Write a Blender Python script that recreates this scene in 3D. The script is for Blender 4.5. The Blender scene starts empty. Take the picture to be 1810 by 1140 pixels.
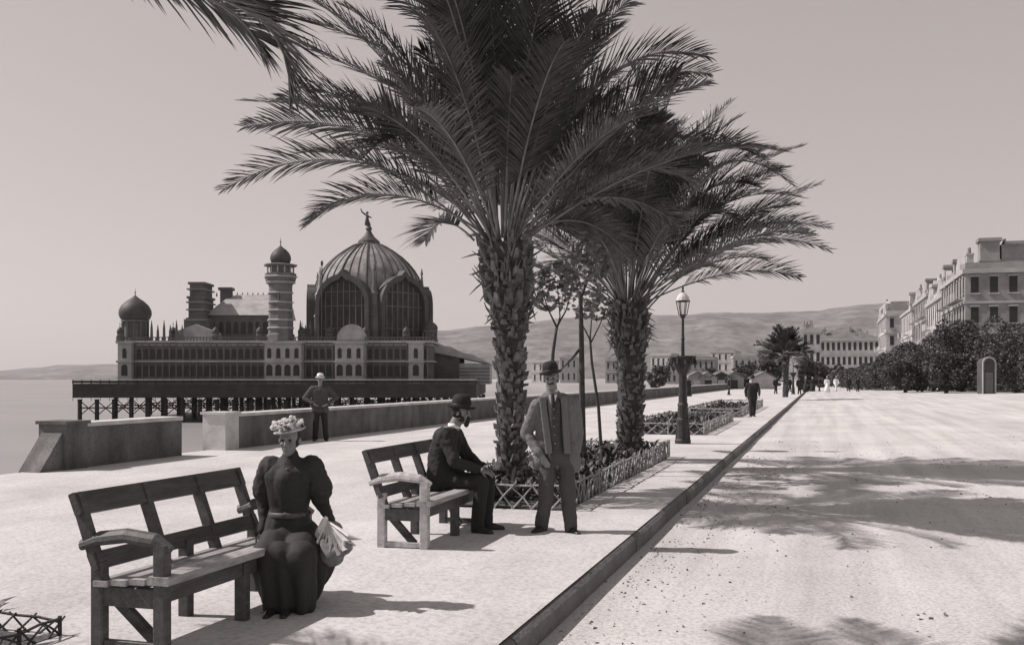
import bpy, bmesh, math, random
from mathutils import Vector, Matrix, noise
R = math.radians
rnd = random.Random(7)
S = bpy.context.scene
COL = S.collection

# ------------------------------------------------------------------ camera
F, CX, HY, H = 1800.0, 905.0, 668.0, 1.65        # focal (px of the 1810 wide photo), centre, horizon row, eye height
TH = R(16.87)                                     # promenade runs along +Y, the camera looks a little to its left
cT, sT = math.cos(TH), math.sin(TH)
cam = bpy.data.cameras.new('camera'); camo = bpy.data.objects.new('camera', cam); COL.objects.link(camo)
camo.location = (0, 0, H); camo.rotation_euler = (R(90), 0, TH)
cam.sensor_fit = 'HORIZONTAL'; cam.sensor_width = 36; cam.lens = 36 * F / 1810
cam.shift_y = (HY - 570) / 1810
cam.clip_start = .1; cam.clip_end = 30000
S.camera = camo

def C(X, d, z=0.0): return Vector((X * cT - d * sT, X * sT + d * cT, z))
def G(px, py, z=0.0):
    d = (H - z) * F / (py - HY); return C((px - CX) / F * d, d, z)
def D(px, py, d): return C((px - CX) * d / F, d, H + (HY - py) * d / F)

# ------------------------------------------------------------------ light
SUN_EL, SUN_AZ = R(46), R(7)                      # azimuth: degrees beyond straight left of the camera
sx, sy = -math.cos(SUN_AZ), math.sin(SUN_AZ)
sv = C(sx * math.cos(SUN_EL), sy * math.cos(SUN_EL), math.sin(SUN_EL))
TINT = (1.0, .90, .872)
sun = bpy.data.lights.new('sun', 'SUN'); suno = bpy.data.objects.new('sun', sun); COL.objects.link(suno)
sun.energy = 4.0; sun.angle = R(.5); sun.color = TINT
suno.rotation_euler = sv.to_track_quat('Z', 'Y').to_euler()
W = bpy.data.worlds.new('World'); S.world = W; W.use_nodes = True
nt = W.node_tree; bgn = nt.nodes['Background']
sky = nt.nodes.new('ShaderNodeTexSky'); sky.sky_type = 'NISHITA'; sky.sun_disc = False
sky.sun_elevation = SUN_EL; sky.sun_rotation = math.atan2(sv.x, sv.y)
sky.dust_density = .7; sky.air_density = 1.0
bw = nt.nodes.new('ShaderNodeRGBToBW'); mul = nt.nodes.new('ShaderNodeMix'); mul.data_type = 'RGBA'; mul.blend_type = 'MULTIPLY'
mul.inputs[0].default_value = 1; mul.inputs[7].default_value = (*TINT, 1)
pw = nt.nodes.new('ShaderNodeMath'); pw.operation = 'POWER'; pw.inputs[1].default_value = .45      # the old plate's flat response to sky light
sc_ = nt.nodes.new('ShaderNodeMath'); sc_.operation = 'MULTIPLY'; sc_.inputs[1].default_value = 1.62
nt.links.new(sky.outputs[0], bw.inputs[0]); nt.links.new(bw.outputs[0], pw.inputs[0]); nt.links.new(pw.outputs[0], sc_.inputs[0]); nt.links.new(sc_.outputs[0], mul.inputs[6]); nt.links.new(mul.outputs[2], bgn.inputs[0])
bgn.inputs[1].default_value = .14
S.view_settings.view_transform = 'Standard'; S.view_settings.look = 'None'
S.view_settings.exposure = .4; S.view_settings.gamma = 1

# ------------------------------------------------------------------ materials (black and white world: neutral greys)
MATS = {}
def mat(name, v, var=.15, scale=6, rough=.8, bump=0.0, bscale=None, fine=0.0, fscale=60, spec=.3, stretch=None, detail=8, streak=None):
    if name in MATS: return MATS[name]
    m = bpy.data.materials.new(name); m.use_nodes = True; n = m.node_tree.nodes; l = m.node_tree.links
    p = n['Principled BSDF']; p.inputs['Roughness'].default_value = rough; p.inputs['Specular IOR Level'].default_value = spec
    tc = n.new('ShaderNodeTexCoord'); src = tc.outputs['Object']
    if stretch:
        mp = n.new('ShaderNodeMapping'); mp.inputs['Scale'].default_value = stretch; l.new(src, mp.inputs[0]); src = mp.outputs[0]
    nz = n.new('ShaderNodeTexNoise'); nz.inputs['Scale'].default_value = scale; nz.inputs['Detail'].default_value = detail
    nz.inputs['Roughness'].default_value = .62
    l.new(src, nz.inputs['Vector'])
    cr = n.new('ShaderNodeValToRGB'); a, b = v * (1 - var), v * (1 + var)
    cr.color_ramp.elements[0].position = .3; cr.color_ramp.elements[1].position = .7
    cr.color_ramp.elements[0].color = (a, a, a, 1); cr.color_ramp.elements[1].color = (b, b, b, 1)
    l.new(nz.outputs[0], cr.inputs[0]); out = cr.outputs[0]
    if fine:
        n2 = n.new('ShaderNodeTexNoise'); n2.inputs['Scale'].default_value = fscale; n2.inputs['Detail'].default_value = 5
        l.new(src, n2.inputs['Vector'])
        c2 = n.new('ShaderNodeValToRGB'); c2.color_ramp.elements[0].position = .34; c2.color_ramp.elements[1].position = .56
        k = 1 - fine; c2.color_ramp.elements[0].color = (k, k, k, 1); c2.color_ramp.elements[1].color = (1, 1, 1, 1)
        l.new(n2.outputs[0], c2.inputs[0])
        mx = n.new('ShaderNodeMix'); mx.data_type = 'RGBA'; mx.blend_type = 'MULTIPLY'; mx.inputs[0].default_value = 1
        l.new(out, mx.inputs[6]); l.new(c2.outputs[0], mx.inputs[7]); out = mx.outputs[2]
    if streak:                                                # worn tracks or runs: a stretched noise, (scale xyz, depth)
        mp2 = n.new('ShaderNodeMapping'); mp2.inputs['Scale'].default_value = streak[0]; l.new(tc.outputs['Object'], mp2.inputs[0])
        n3 = n.new('ShaderNodeTexNoise'); n3.inputs['Scale'].default_value = 1; n3.inputs['Detail'].default_value = 7; n3.inputs['Roughness'].default_value = .6; l.new(mp2.outputs[0], n3.inputs['Vector'])
        c3 = n.new('ShaderNodeValToRGB'); c3.color_ramp.elements[0].position = .36; c3.color_ramp.elements[1].position = .62
        k = 1 - streak[1]; c3.color_ramp.elements[0].color = (k, k, k, 1); c3.color_ramp.elements[1].color = (1, 1, 1, 1); l.new(n3.outputs[0], c3.inputs[0])
        m3 = n.new('ShaderNodeMix'); m3.data_type = 'RGBA'; m3.blend_type = 'MULTIPLY'; m3.inputs[0].default_value = 1
        l.new(out, m3.inputs[6]); l.new(c3.outputs[0], m3.inputs[7]); out = m3.outputs[2]
    l.new(out, p.inputs['Base Color'])
    if bump:
        bn = n.new('ShaderNodeTexNoise'); bn.inputs['Scale'].default_value = bscale or scale * 4; bn.inputs['Detail'].default_value = 6
        l.new(src, bn.inputs['Vector'])
        bp = n.new('ShaderNodeBump'); bp.inputs['Strength'].default_value = bump; bp.inputs['Distance'].default_value = .03
        l.new(bn.outputs[0], bp.inputs['Height']); l.new(bp.outputs[0], p.inputs['Normal'])
    MATS[name] = m; return m
M_prom = mat('promenade_gravel', .56, .12, .35, .95, .25, 30, .22, 26, .1, streak=((.9, .35, 1), .16))
M_road = mat('road_macadam', .56, .14, .3, .95, .3, 30, .26, 30, .1, streak=((1.7, .06, 1), .20))
M_kerb = mat('kerb_stone', .16, .25, 3, .9, .5, 24, .25, 40)  # dark tone puts the kerb face's shade into the stone colour
M_soil = mat('bed_soil', .10, .4, 5, .95, .8, 25, .3, 40)
M_leaf = mat('palm_leaf', .040, .75, 5.0, .36, spec=.55)
M_leaf2 = mat('palm_leaf_pale', .11, .6, 5.0, .36, spec=.55)  # paler fronds, sun glints put into the leaf colour
M_rach = mat('palm_rib', .17, .5, 3, .5)
M_trunk = mat('palm_trunk_bark', .06, .6, 9, .9, .7, 40)
M_stub = mat('palm_stub', .15, .7, 7, .85, .5, 40)
M_bark = mat('tree_bark', .06, .4, 9, .9, .5)
M_fol = mat('foliage', .07, .6, 1.5, .55)
M_fol2 = mat('foliage_light', .18, .5, 2.0, .6)
M_stick = mat('peeled_stick', .30, .4, 12, .8, .3)
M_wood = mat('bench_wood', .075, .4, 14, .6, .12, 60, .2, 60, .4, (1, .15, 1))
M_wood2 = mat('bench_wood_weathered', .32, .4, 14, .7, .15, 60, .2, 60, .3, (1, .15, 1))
M_iron = mat('lamp_iron', .035, .4, 14, .5, .2)
M_pwall = mat('parapet_render', .17, .3, 1.5, .9, .3, 20, .3, 30, streak=((1.6, 1.6, .35), .45))
M_cope = mat('parapet_coping', .5, .2, 3, .9, .2)
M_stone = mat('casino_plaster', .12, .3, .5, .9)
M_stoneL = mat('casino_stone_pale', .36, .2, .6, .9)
M_dome = mat('dome_panels', .30, .4, .5, .85, streak=((.5, .5, .06), .4))
M_lead = mat('dome_lead', .06, .3, .8, .6)
M_slate = mat('roof_slate', .33, .25, .6, .7)
M_glass = mat('window_glass', .025, .3, 1, .4, spec=.3)
M_pier = mat('pier_iron', .028, .4, .7, .7)
M_bld = mat('villa_stucco', .42, .25, .4, .9)
M_bld2 = mat('villa_stucco_grey', .26, .3, .4, .9)
M_bld3 = mat('grey_paint', .07, .3, 1, .9)
M_roof = mat('villa_roof', .14, .3, .5, .85)
M_hill = mat('hill_scrub', .16, .55, .012, 1, detail=14, fine=.35, fscale=.05)
M_sea = mat('sea_water', .27, .10, .02, .4, .5, .25, 0, stretch=(1, 1, 1), streak=((.006, .03, 1), .2))
M_beach = mat('beach_shingle', .45, .15, .2, 1)
M_land = mat('far_land', .3, .3, .02, 1)
M_skin = mat('skin', .21, .1, 20, .6)
M_suit = mat('dark_suit', .030, .15, 80, .9, .2, 200)
M_suit2 = mat('grey_tweed_suit', .075, .15, 80, .9, .2, 200)
M_tweed = mat('pale_tweed', .15, .15, 90, .9, .2, 200)
M_suit3 = mat('trouser_cloth', .075, .15, 80, .9, .2, 200)
M_shirt = mat('white_linen', .72, .06, 20, .85)
M_felt = mat('felt_hat', .022, .3, 20, .85)
M_shoe = mat('leather_shoe', .03, .4, 20, .4)
M_hair = mat('hair', .025, .5, 60, .6)
M_dress = mat('dark_dress', .034, .2, 60, .75, .2, 200)
M_straw = mat('straw', .48, .4, 40, .8, .5, 90)
M_flower = mat('hat_flowers', .66, .4, 60, .8)
M_bag = mat('pale_cloth', .78, .25, 12, .85)
M_mid2 = mat('belt_ribbon', .09, .3, 20, .5)
M_mid = mat('grey_cloth', .2, .3, 16, .85)

# ------------------------------------------------------------------ mesh building
class MB:
    def __init__(s): s.v = []; s.f = []; s.mi = []; s.cur = 0
    def add(s, vs, fs):
        o = len(s.v); s.v += [tuple(v) for v in vs]; s.f += [tuple(i + o for i in f) for f in fs]; s.mi += [s.cur] * len(fs)
    def box(s, a, b, M=None):
        (x0, y0, z0), (x1, y1, z1) = a, b
        vs = [Vector(p) for p in ((x0,y0,z0),(x1,y0,z0),(x1,y1,z0),(x0,y1,z0),(x0,y0,z1),(x1,y0,z1),(x1,y1,z1),(x0,y1,z1))]
        if M: vs = [M @ v for v in vs]
        s.add(vs, [(0,3,2,1),(4,5,6,7),(0,1,5,4),(1,2,6,5),(2,3,7,6),(3,0,4,7)])
    def bar(s, p, q, w, t, up=(0, 0, 1)):                    # rectangular bar from p to q: w along side, t along up
        p, q = Vector(p), Vector(q); z = (q - p); L = z.length; z.normalize(); u = Vector(up)
        x = z.cross(u)
        if x.length < 1e-4: x = z.cross(Vector((0, 1, 0)))
        x.normalize(); y = x.cross(z)
        M = Matrix((x, y, z)).transposed().to_4x4(); M.translation = p
        e = min(w, t) * .12
        s.prism([(-w/2+e,-t/2),(w/2-e,-t/2),(w/2,-t/2+e),(w/2,t/2-e),(w/2-e,t/2),(-w/2+e,t/2),(-w/2,t/2-e),(-w/2,-t/2+e)], 0, L, M)
    def prism(s, pts, z0, z1, M=None):                       # polygon in xy swept z0..z1
        n = len(pts)
        vs = [Vector((x, y, z0)) for x, y in pts] + [Vector((x, y, z1)) for x, y in pts]
        if M: vs = [M @ v for v in vs]
        s.add(vs, [tuple(range(n))[::-1], tuple(range(n, 2 * n))] + [(i, (i + 1) % n, n + (i + 1) % n, n + i) for i in range(n)])
    def tube(s, pts, rad, n=8, cap=True, sq=1.0):
        pts = [Vector(p) for p in pts]; m = len(pts)
        if not hasattr(rad, '__len__'): rad = [rad] * m
        t0 = (pts[1] - pts[0]).normalized(); a = t0.orthogonal().normalized()
        vs = []
        for i, p in enumerate(pts):
            t = (pts[min(i + 1, m - 1)] - pts[max(i - 1, 0)]).normalized()
            a = (a - t * a.dot(t)); a = a.normalized() if a.length > 1e-5 else t.orthogonal().normalized(); b = t.cross(a)
            for k in range(n):
                g = 2 * math.pi * k / n; vs.append(p + (a * math.cos(g) + b * math.sin(g) * sq) * rad[i])
        fs = [(i*n+k, i*n+(k+1)%n, (i+1)*n+(k+1)%n, (i+1)*n+k) for i in range(m-1) for k in range(n)]
        if cap: fs += [tuple(range(n))[::-1], tuple(range((m-1)*n, m*n))]
        s.add(vs, fs)
    def lathe(s, prof, n=16, c=(0, 0, 0), M=None, sx=1, sy=1):
        c = Vector(c); vs = []
        for r, z in prof:
            for k in range(n):
                g = 2 * math.pi * k / n; vs.append(c + Vector((r * math.cos(g) * sx, r * math.sin(g) * sy, z)))
        if M: vs = [M @ v for v in vs]
        m = len(prof)
        fs = [(i*n+k, i*n+(k+1)%n, (i+1)*n+(k+1)%n, (i+1)*n+k) for i in range(m-1) for k in range(n)]
        fs += [tuple(range(n))[::-1], tuple(range((m-1)*n, m*n))]
        s.add(vs, fs)
    def ball(s, c, r, nu=14, nv=9, M=None):
        if not hasattr(r, '__len__'): r = (r, r, r)
        c = Vector(c); vs = [Vector((0, 0, -1))]
        for j in range(1, nv):
            a = -math.pi / 2 + math.pi * j / nv
            for k in range(nu):
                g = 2 * math.pi * k / nu; vs.append(Vector((math.cos(a)*math.cos(g), math.cos(a)*math.sin(g), math.sin(a))))
        vs.append(Vector((0, 0, 1)))
        vs = [Vector((v.x*r[0], v.y*r[1], v.z*r[2])) for v in vs]
        if M: vs = [M @ v for v in vs]
        vs = [c + v for v in vs]; L = len(vs) - 1
        fs = [(0, 1 + (k+1) % nu, 1 + k) for k in range(nu)]
        for j in range(nv - 2):
            o = 1 + j * nu
            fs += [(o+k, o+(k+1)%nu, o+nu+(k+1)%nu, o+nu+k) for k in range(nu)]
        o = 1 + (nv - 2) * nu; fs += [(o+k, o+(k+1)%nu, L) for k in range(nu)]
        s.add(vs, fs)
    def cap(s, p, q, r0, r1, sq=1.0, ax=None):               # tapered capsule
        p, q = Vector(p), Vector(q); t = (q - p); L = max(t.length, 1e-4); t.normalize()
        pts, rad = [], []
        for k in range(4):
            a = k / 4 * math.pi / 2; pts.append(p - t * r0 * math.cos(a)); rad.append(max(r0 * math.sin(a), .0008))
        for k in range(5): u = k / 4; pts.append(p + t * L * u); rad.append(r0 + (r1 - r0) * u)
        for k in range(1, 5):
            a = k / 4 * math.pi / 2; pts.append(q + t * r1 * math.sin(a)); rad.append(max(r1 * math.cos(a), .0008))
        s.tube(pts, rad, 12, True, sq)
    def build(s, name, m, parent=None, smooth=False, m2=None):
        me = bpy.data.meshes.new(name); me.from_pydata(s.v, [], s.f); me.materials.append(m)
        if m2: me.materials.append(m2); me.polygons.foreach_set('material_index', s.mi)
        if smooth: me.shade_smooth()
        me.update()
        o = bpy.data.objects.new(name, me); COL.objects.link(o)
        if parent: o.parent = parent
        return o
def fused(mb, name, m, parent, vox=.012, it=6, crease=0.0, cs=9.0):   # one continuous skin round overlapping volumes
    o = mb.build('tmp_' + name, m)
    r = o.modifiers.new('r', 'REMESH'); r.mode = 'VOXEL'; r.voxel_size = vox; r.use_smooth_shade = True
    sm = o.modifiers.new('s', 'SMOOTH'); sm.factor = .5; sm.iterations = it
    dg = bpy.context.evaluated_depsgraph_get(); dg.update()
    me = bpy.data.meshes.new_from_object(o.evaluated_get(dg)); me.name = name
    bpy.data.objects.remove(o)
    if crease:
        co = [v.co + v.normal * crease * (noise.noise(Vector((v.co.x*cs, v.co.y*cs, v.co.z*cs*.55))) + .5*noise.noise(v.co*cs*2.3)) for v in me.vertices]
        for v, c in zip(me.vertices, co): v.co = c
    me.shade_smooth()
    if not me.materials: me.materials.append(m)
    n = bpy.data.objects.new(name, me); COL.objects.link(n); n.parent = parent
    return n
def tag(o, label=None, cat=None, group=None, kind=None):
    if label: o['label'] = label
    if cat: o['category'] = cat
    if group: o['group'] = group
    if kind: o['kind'] = kind
    return o
def thing(name, label, cat, loc=(0, 0, 0), rz=0, group=None):
    o = bpy.data.objects.new(name, None); COL.objects.link(o); o.empty_display_size = .2
    o.location = loc; o.rotation_euler = (0, 0, rz); return tag(o, label, cat, group)
def dup(root, loc, rz, label, sc=None):
    c = root.copy(); COL.objects.link(c); c.location = loc; c.rotation_euler = (0, 0, rz); c['label'] = label
    if sc: c.scale = (sc, sc, sc)
    for ch in list(root.children):
        k = ch.copy(); COL.objects.link(k); k.parent = c
        for g in list(ch.children):
            q = g.copy(); COL.objects.link(q); q.parent = k
    return c
def struct(mb, name, m, smooth=False): return tag(mb.build(name, m, None, smooth), kind='structure')
def grid(mb, xs, ys, zf):
    n = len(ys); mb.add([(x, y, zf(x, y)) for x in xs for y in ys],
        [(i*n+j, (i+1)*n+j, (i+1)*n+j+1, i*n+j+1) for i in range(len(xs)-1) for j in range(n-1)])
def lin(a, b, n): return [a + (b - a) * i / (n - 1) for i in range(n)]

# ------------------------------------------------------------------ setting
KX = -1.86                                                   # kerb's promenade edge
def roadz(x, y):
    t = min(max((x - KX) / 22.0, 0), 1); far = min(max((y - 8) / 70, 0), 1)
    return -.16 + (.57 * t) * far + .012 * noise.noise(Vector((x * .6, y * .25, 0)))
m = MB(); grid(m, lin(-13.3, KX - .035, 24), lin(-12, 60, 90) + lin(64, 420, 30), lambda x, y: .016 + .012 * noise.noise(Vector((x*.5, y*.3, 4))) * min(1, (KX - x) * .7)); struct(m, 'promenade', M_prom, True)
m = MB(); grid(m, lin(KX + .02, 24, 40) + lin(26, 140, 14), lin(-14, 60, 100) + lin(64, 900, 40), roadz); struct(m, 'road', M_road, True)
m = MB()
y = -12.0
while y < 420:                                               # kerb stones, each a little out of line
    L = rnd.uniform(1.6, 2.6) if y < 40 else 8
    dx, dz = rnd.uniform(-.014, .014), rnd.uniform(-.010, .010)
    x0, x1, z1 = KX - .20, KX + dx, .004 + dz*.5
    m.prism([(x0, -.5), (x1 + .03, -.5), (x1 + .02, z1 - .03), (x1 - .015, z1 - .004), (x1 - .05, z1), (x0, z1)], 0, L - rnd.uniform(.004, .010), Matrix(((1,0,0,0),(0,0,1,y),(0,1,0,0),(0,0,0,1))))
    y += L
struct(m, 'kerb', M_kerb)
m = MB(); grid(m, lin(-60, -13.4, 8), lin(-60, 600, 12), lambda x, y: -2.2 - (-13.4 - x) * .075); struct(m, 'beach', M_beach, True)
m = MB(); m.add([(-14000, -400, -5), (300, -400, -5), (300, 16000, -5), (-14000, 16000, -5)], [(0, 1, 2, 3)]); struct(m, 'sea', M_sea)
# land beyond the bay
m = MB(); m.add([C(-60, 330, -.6), C(900, 330, -.6), C(5200, 5200, -.6), C(-300, 5200, -.6), C(30, 900, -.6)], [(0, 1, 2, 3, 4)])
m.add([C(-60, 330, -.6), C(900, 330, -.6), C(900, 300, -7), C(-64, 308, -7), C(30, 900, -.6), C(22, 905, -7), C(-300, 5200, -.6), C(-320, 5200, -7)], [(0, 3, 2, 1), (0, 4, 5, 3), (4, 6, 7, 5)])
m.add([(24, -60, -.7), (600, -60, -.7), (600, 1200, -.7), (24, 1200, -.7)], [(0, 1, 2, 3)])
struct(m, 'ground', M_land)
def ridge(name, prof, d0, m_, seed, base=-4, dep=.3):
    mb = MB(); nu, nv = 150, 22; a, b = prof[0][0], prof[-1][0]; vs = []
    for i in range(nu):
        px = a + (b - a) * i / (nu - 1)
        for k in range(len(prof) - 1):
            if prof[k][0] <= px <= prof[k+1][0] + 1e-6:
                t = (px - prof[k][0]) / (prof[k+1][0] - prof[k][0]); t = t*t*(3-2*t); py = prof[k][1] * (1 - t) + prof[k+1][1] * t; break
        for j in range(nv):
            t = j / (nv - 1); d = d0 * (1 - dep + dep * 2 * t)
            q = noise.fractal(Vector((px * .012, t * 3, seed)), 1.0, 2.0, 5)
            sh = math.sin(math.pi * t) ** .8
            z = base + ((HY - py) * d0 / F + H - base) * sh * (1 + .10 * q * (1 - .6 * sh))
            p = C((px - CX) * d / F, d, z); vs.append(p)
    mb.add(vs, [(i*nv+j, (i+1)*nv+j, (i+1)*nv+j+1, i*nv+j+1) for i in range(nu-1) for j in range(nv-1)])
    return struct(mb, name, m_, True)
ridge('hills', [(640, 640), (760, 588), (860, 578), (1000, 566), (1150, 560), (1330, 556), (1440, 553), (1540, 541), (1640, 536), (1750, 524), (1960, 505), (2300, 560)], 3300, M_hill, 1.7)
ridge('headland', [(-700, 655), (-300, 650), (0, 655), (60, 650), (110, 645), (210, 644), (420, 640), (700, 650), (820, 664)], 4200, M_hill, 5.1, -5, .12)

# ------------------------------------------------------------------ palms
def bez(P, t):
    if len(P) == 1: return P[0]
    return bez([P[i].lerp(P[i + 1], t) for i in range(len(P) - 1)], t)
def frond(mb, P, n=58, ll=.46, petiole=.24, w=.030, rr=.015, r_=rnd, dro=.13, vee=.30):
    P = [Vector(p) for p in P]; N = 16
    pts = [bez(P, i / N) for i in range(N + 1)]
    mb.cur = 1; mb.tube(pts, [rr * (1 - .85 * (i / N)) + .003 for i in range(N + 1)], 5); mb.cur = 0
    L = sum((pts[i+1] - pts[i]).length for i in range(N))
    up0 = Vector((0, 0, 1)); roll = r_.uniform(-.5, .5)
    for i in range(n):
        t = petiole + (1 - petiole) * (i + .5) / n
        p = bez(P, t); q = bez(P, min(t + .02, 1)); p2 = bez(P, t - .02)
        T = (q - p2).normalized(); sd = T.cross(up0)
        sd = sd.normalized() if sd.length > .15 else T.cross(Vector((cT, sT, 0))).normalized()
        sd = (Matrix.Rotation(roll, 3, T) @ sd); nm = sd.cross(T).normalized()
        s = (t - petiole) / (1 - petiole)
        l0 = ll * (.55 + .9 * math.sin(math.pi * min(s * .8 + .12, 1)) ** .8) * (1 - .55 * max(0, s - .7) / .3)
        fw = .75 + .8 * s
        for sg in (-1, 1):
            if r_.random() < .05: continue
            l = l0 * r_.uniform(.68, 1.14)
            d = (sd * sg + T * (fw + r_.uniform(-.12, .18)) + nm * (vee + r_.uniform(-.22, .25))).normalized()
            a = d.cross(nm).normalized(); ww = w * r_.uniform(.8, 1.2)
            m1 = p + d * l * .45; d2 = (d - up0 * dro * r_.uniform(.5, 1.5)).normalized(); m2 = m1 + d2 * l * .35
            d3 = (d2 - up0 * dro * .8).normalized(); tip = m2 + d3 * l * .25
            k = nm * ww * .3
            mb.add([p - a*ww*.25, p + a*ww*.25, m1 - a*ww*.5, m1 - k, m1 + a*ww*.5, m2 - a*ww*.36, m2 + a*ww*.36, tip],
                   [(0, 1, 3), (0, 3, 2), (1, 4, 3), (2, 3, 5), (3, 6, 5), (3, 4, 6), (5, 6, 7)])
def palm(label, base, top, r_prof, specs, nrand, Lr, seed, group, n=78, ll=.46, stubs=460, ivy=False, elr=(-.1, 1.4), w=.025, avoid=None):
    q = random.Random(seed)
    root = thing('palm_tree', label, 'palm tree', base, 0, group); B = Vector(base); T = Vector(top)
    mb = MB(); N = 26; Hh = (T - B).length
    def cen(t): return B.lerp(T, t) + Vector((.05 * math.sin(t * 3), 0, 0))
    def rad(t):
        x = t * (len(r_prof) - 1); i = min(int(x), len(r_prof) - 2); return r_prof[i] + (r_prof[i+1] - r_prof[i]) * (x - i)
    vs = []; K = 20
    for i in range(N + 1):
        t = i / N; c = cen(t) - B
        for k in range(K):
            g = 2*math.pi*k/K; rr = rad(t) * (.95 + .22 * noise.noise(Vector((math.cos(g)*1.6, math.sin(g)*1.6, t*9 + seed))))
            vs.append(c + Vector((math.cos(g)*rr, math.sin(g)*rr, 0)))
    mb.add(vs, [(i*K+k, i*K+(k+1)%K, (i+1)*K+(k+1)%K, (i+1)*K+k) for i in range(N) for k in range(K)] + [tuple(range(N*K, N*K+K))])
    tr = mb.build('trunk', M_trunk, root, True)
    mb = MB()
    for i in range(stubs):                                   # cut leaf bases in a spiral
        if q.random() < .12: continue
        t = min(.99, max(0, (i + q.uniform(-1.5, 2.5)) / stubs)); g = i * 2.39996 + q.gauss(0, .16); c = cen(t) - B; rr = rad(t); o = Vector((math.cos(g), math.sin(g), 0)); a = Vector((-math.sin(g), math.cos(g), 0))
        wd = q.uniform(.022, .085); hh = q.uniform(.035, .13) * (1.5 if t > .72 else .9); out = q.uniform(.01, .085) * (1.5 if t > .72 else 1)
        p = c + o * rr * .88; u = Vector((0, 0, 1))
        top_ = p + u * hh + o * (out + rr * .08)
        mb.add([p - a*wd*.9 - u*hh*.4, p + a*wd*.9 - u*hh*.4, p + o*out + a*wd*.75 + u*hh*.1, p + o*out - a*wd*.75 + u*hh*.1,
                top_ - a*wd*.45, top_ + a*wd*.45, p + u*hh*.8 + a*wd*.5, p + u*hh*.8 - a*wd*.5],
               [(0,1,2,3), (3,2,5,4), (4,5,6,7), (1,6,5,2), (0,3,4,7), (0,7,6,1)])
    mb.build('leaf_stubs', M_stub, tr)
    if nrand > 50 and stubs > 100:                           # ragged boots and dry fibre under the crown
        mb = MB()
        for i in range(150):
            t = q.uniform(.66, .98); g = q.uniform(0, 6.28); c = cen(t) - B; o = Vector((math.cos(g), math.sin(g), 0)); p = c + o * rad(t) * .95; l = q.uniform(.10, .36)
            up = q.uniform(-.9, 1.3); e = p + (o * q.uniform(.25, .7) + Vector((q.uniform(-.3, .3), q.uniform(-.3, .3), up))).normalized() * l
            mb.tube([p, p.lerp(e, .5) + o * .02, e], [q.uniform(.012, .028), .014, .004], 4)
        mb.build('dry_fibre', M_stub, tr)
    def emit(P, nn, l_, pale=False, **kw):
        mb = MB(); frond(mb, [p - B for p in P], nn, l_, r_=q, w=w, **kw)
        mb.build('frond', M_leaf2 if pale else M_leaf, root, False, M_rach)
    for P in specs: emit(P, n, ll * q.uniform(.95, 1.1), q.random() < .22)
    rt = rad(1.0)
    for i in range(nrand):
        az = i * 2.39996 + q.uniform(-.3, .3)
        el = elr[0] + (elr[1] - elr[0]) * ((i + .5) / nrand) ** .9 + q.uniform(-.08, .08); L = Lr * q.uniform(.62, 1.08)
        h = Vector((math.cos(az), math.sin(az), 0)); u = Vector((0, 0, 1))
        if avoid and avoid(h, el): L *= .6
        p0 = T + h * rt * .6 + u * (el * .15 - .1)
        d0 = (h * math.cos(min(el + .28, 1.5)) + u * math.sin(min(el + .28, 1.5)))
        p1 = p0 + d0 * L * .46; p2 = p1 + (h * math.cos(el) + u * math.sin(el)) * L * .36
        p3 = p2 + (h * math.cos(el - .45) + u * math.sin(el - .6)) * L * .26
        emit([p0, p1, p2, p3], n, ll * q.uniform(.9, 1.1), q.random() < .24)
    return root
def path(pts, d0, d1):                                       # a frond's line: photo outline points spread over a real depth range
    n = len(pts); return [D(px, py, d0 + (d1 - d0) * i / (n - 1)) for i, (px, py) in enumerate(pts)]
P1 = [
 path([(848, 400), (740, 290), (560, 235), (395, 335)], 14.5, 14.1), path([(846, 408), (740, 330), (620, 320), (540, 398)], 14.5, 13.8),
 path([(838, 425), (795, 380), (770, 385), (752, 425)], 14.5, 15.4), path([(858, 388), (760, 200), (610, 185), (425, 178)], 14.5, 15.2),
 path([(858, 395), (740, 250), (600, 190), (432, 225)], 14.5, 13.4), path([(866, 375), (790, 150), (660, 150), (490, 55)], 14.5, 15.6),
 path([(868, 370), (830, 150), (680, 70), (535, 35)], 14.5, 13.6), path([(874, 365), (850, 60), (740, 0), (600, -60)], 14.5, 14.2),
 path([(878, 360), (870, 60), (800, -60), (640, -20)], 14.5, 15.4), path([(882, 360), (870, 100), (820, -80), (720, -140)], 14.5, 13.4),
 path([(890, 360), (880, 60), (880, -120), (840, -200)], 14.5, 14.8), path([(898, 360), (930, 60), (960, -100), (940, -240)], 14.5, 15.0),
 path([(900, 360), (960, 80), (1020, -40), (1100, -120)], 14.5, 13.6), path([(904, 365), (980, 120), (1070, 30), (1160, -40)], 14.5, 14.6),
 path([(908, 370), (1000, 170), (1110, 60), (1252, 100)], 14.5, 14.2), path([(908, 375), (1010, 200), (1120, 110), (1255, 130)], 14.5, 15.4),
 path([(912, 385), (1030, 250), (1130, 170), (1200, 130)], 14.5, 13.6), path([(912, 390), (1040, 270), (1160, 210), (1240, 260)], 14.5, 14.6),
 path([(914, 400), (1030, 300), (1150, 260), (1230, 330)], 14.5, 13.9), path([(916, 410), (1010, 340), (1110, 320), (1200, 400)], 14.5, 15.6),
 path([(916, 420), (980, 380), (1050, 370), (1110, 450)], 14.5, 14.3), path([(870, 380), (800, 240), (720, 200), (640, 280)], 14.5, 13.2),
 path([(866, 385), (780, 270), (690, 240), (600, 270)], 14.5, 12.9)]
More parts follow.
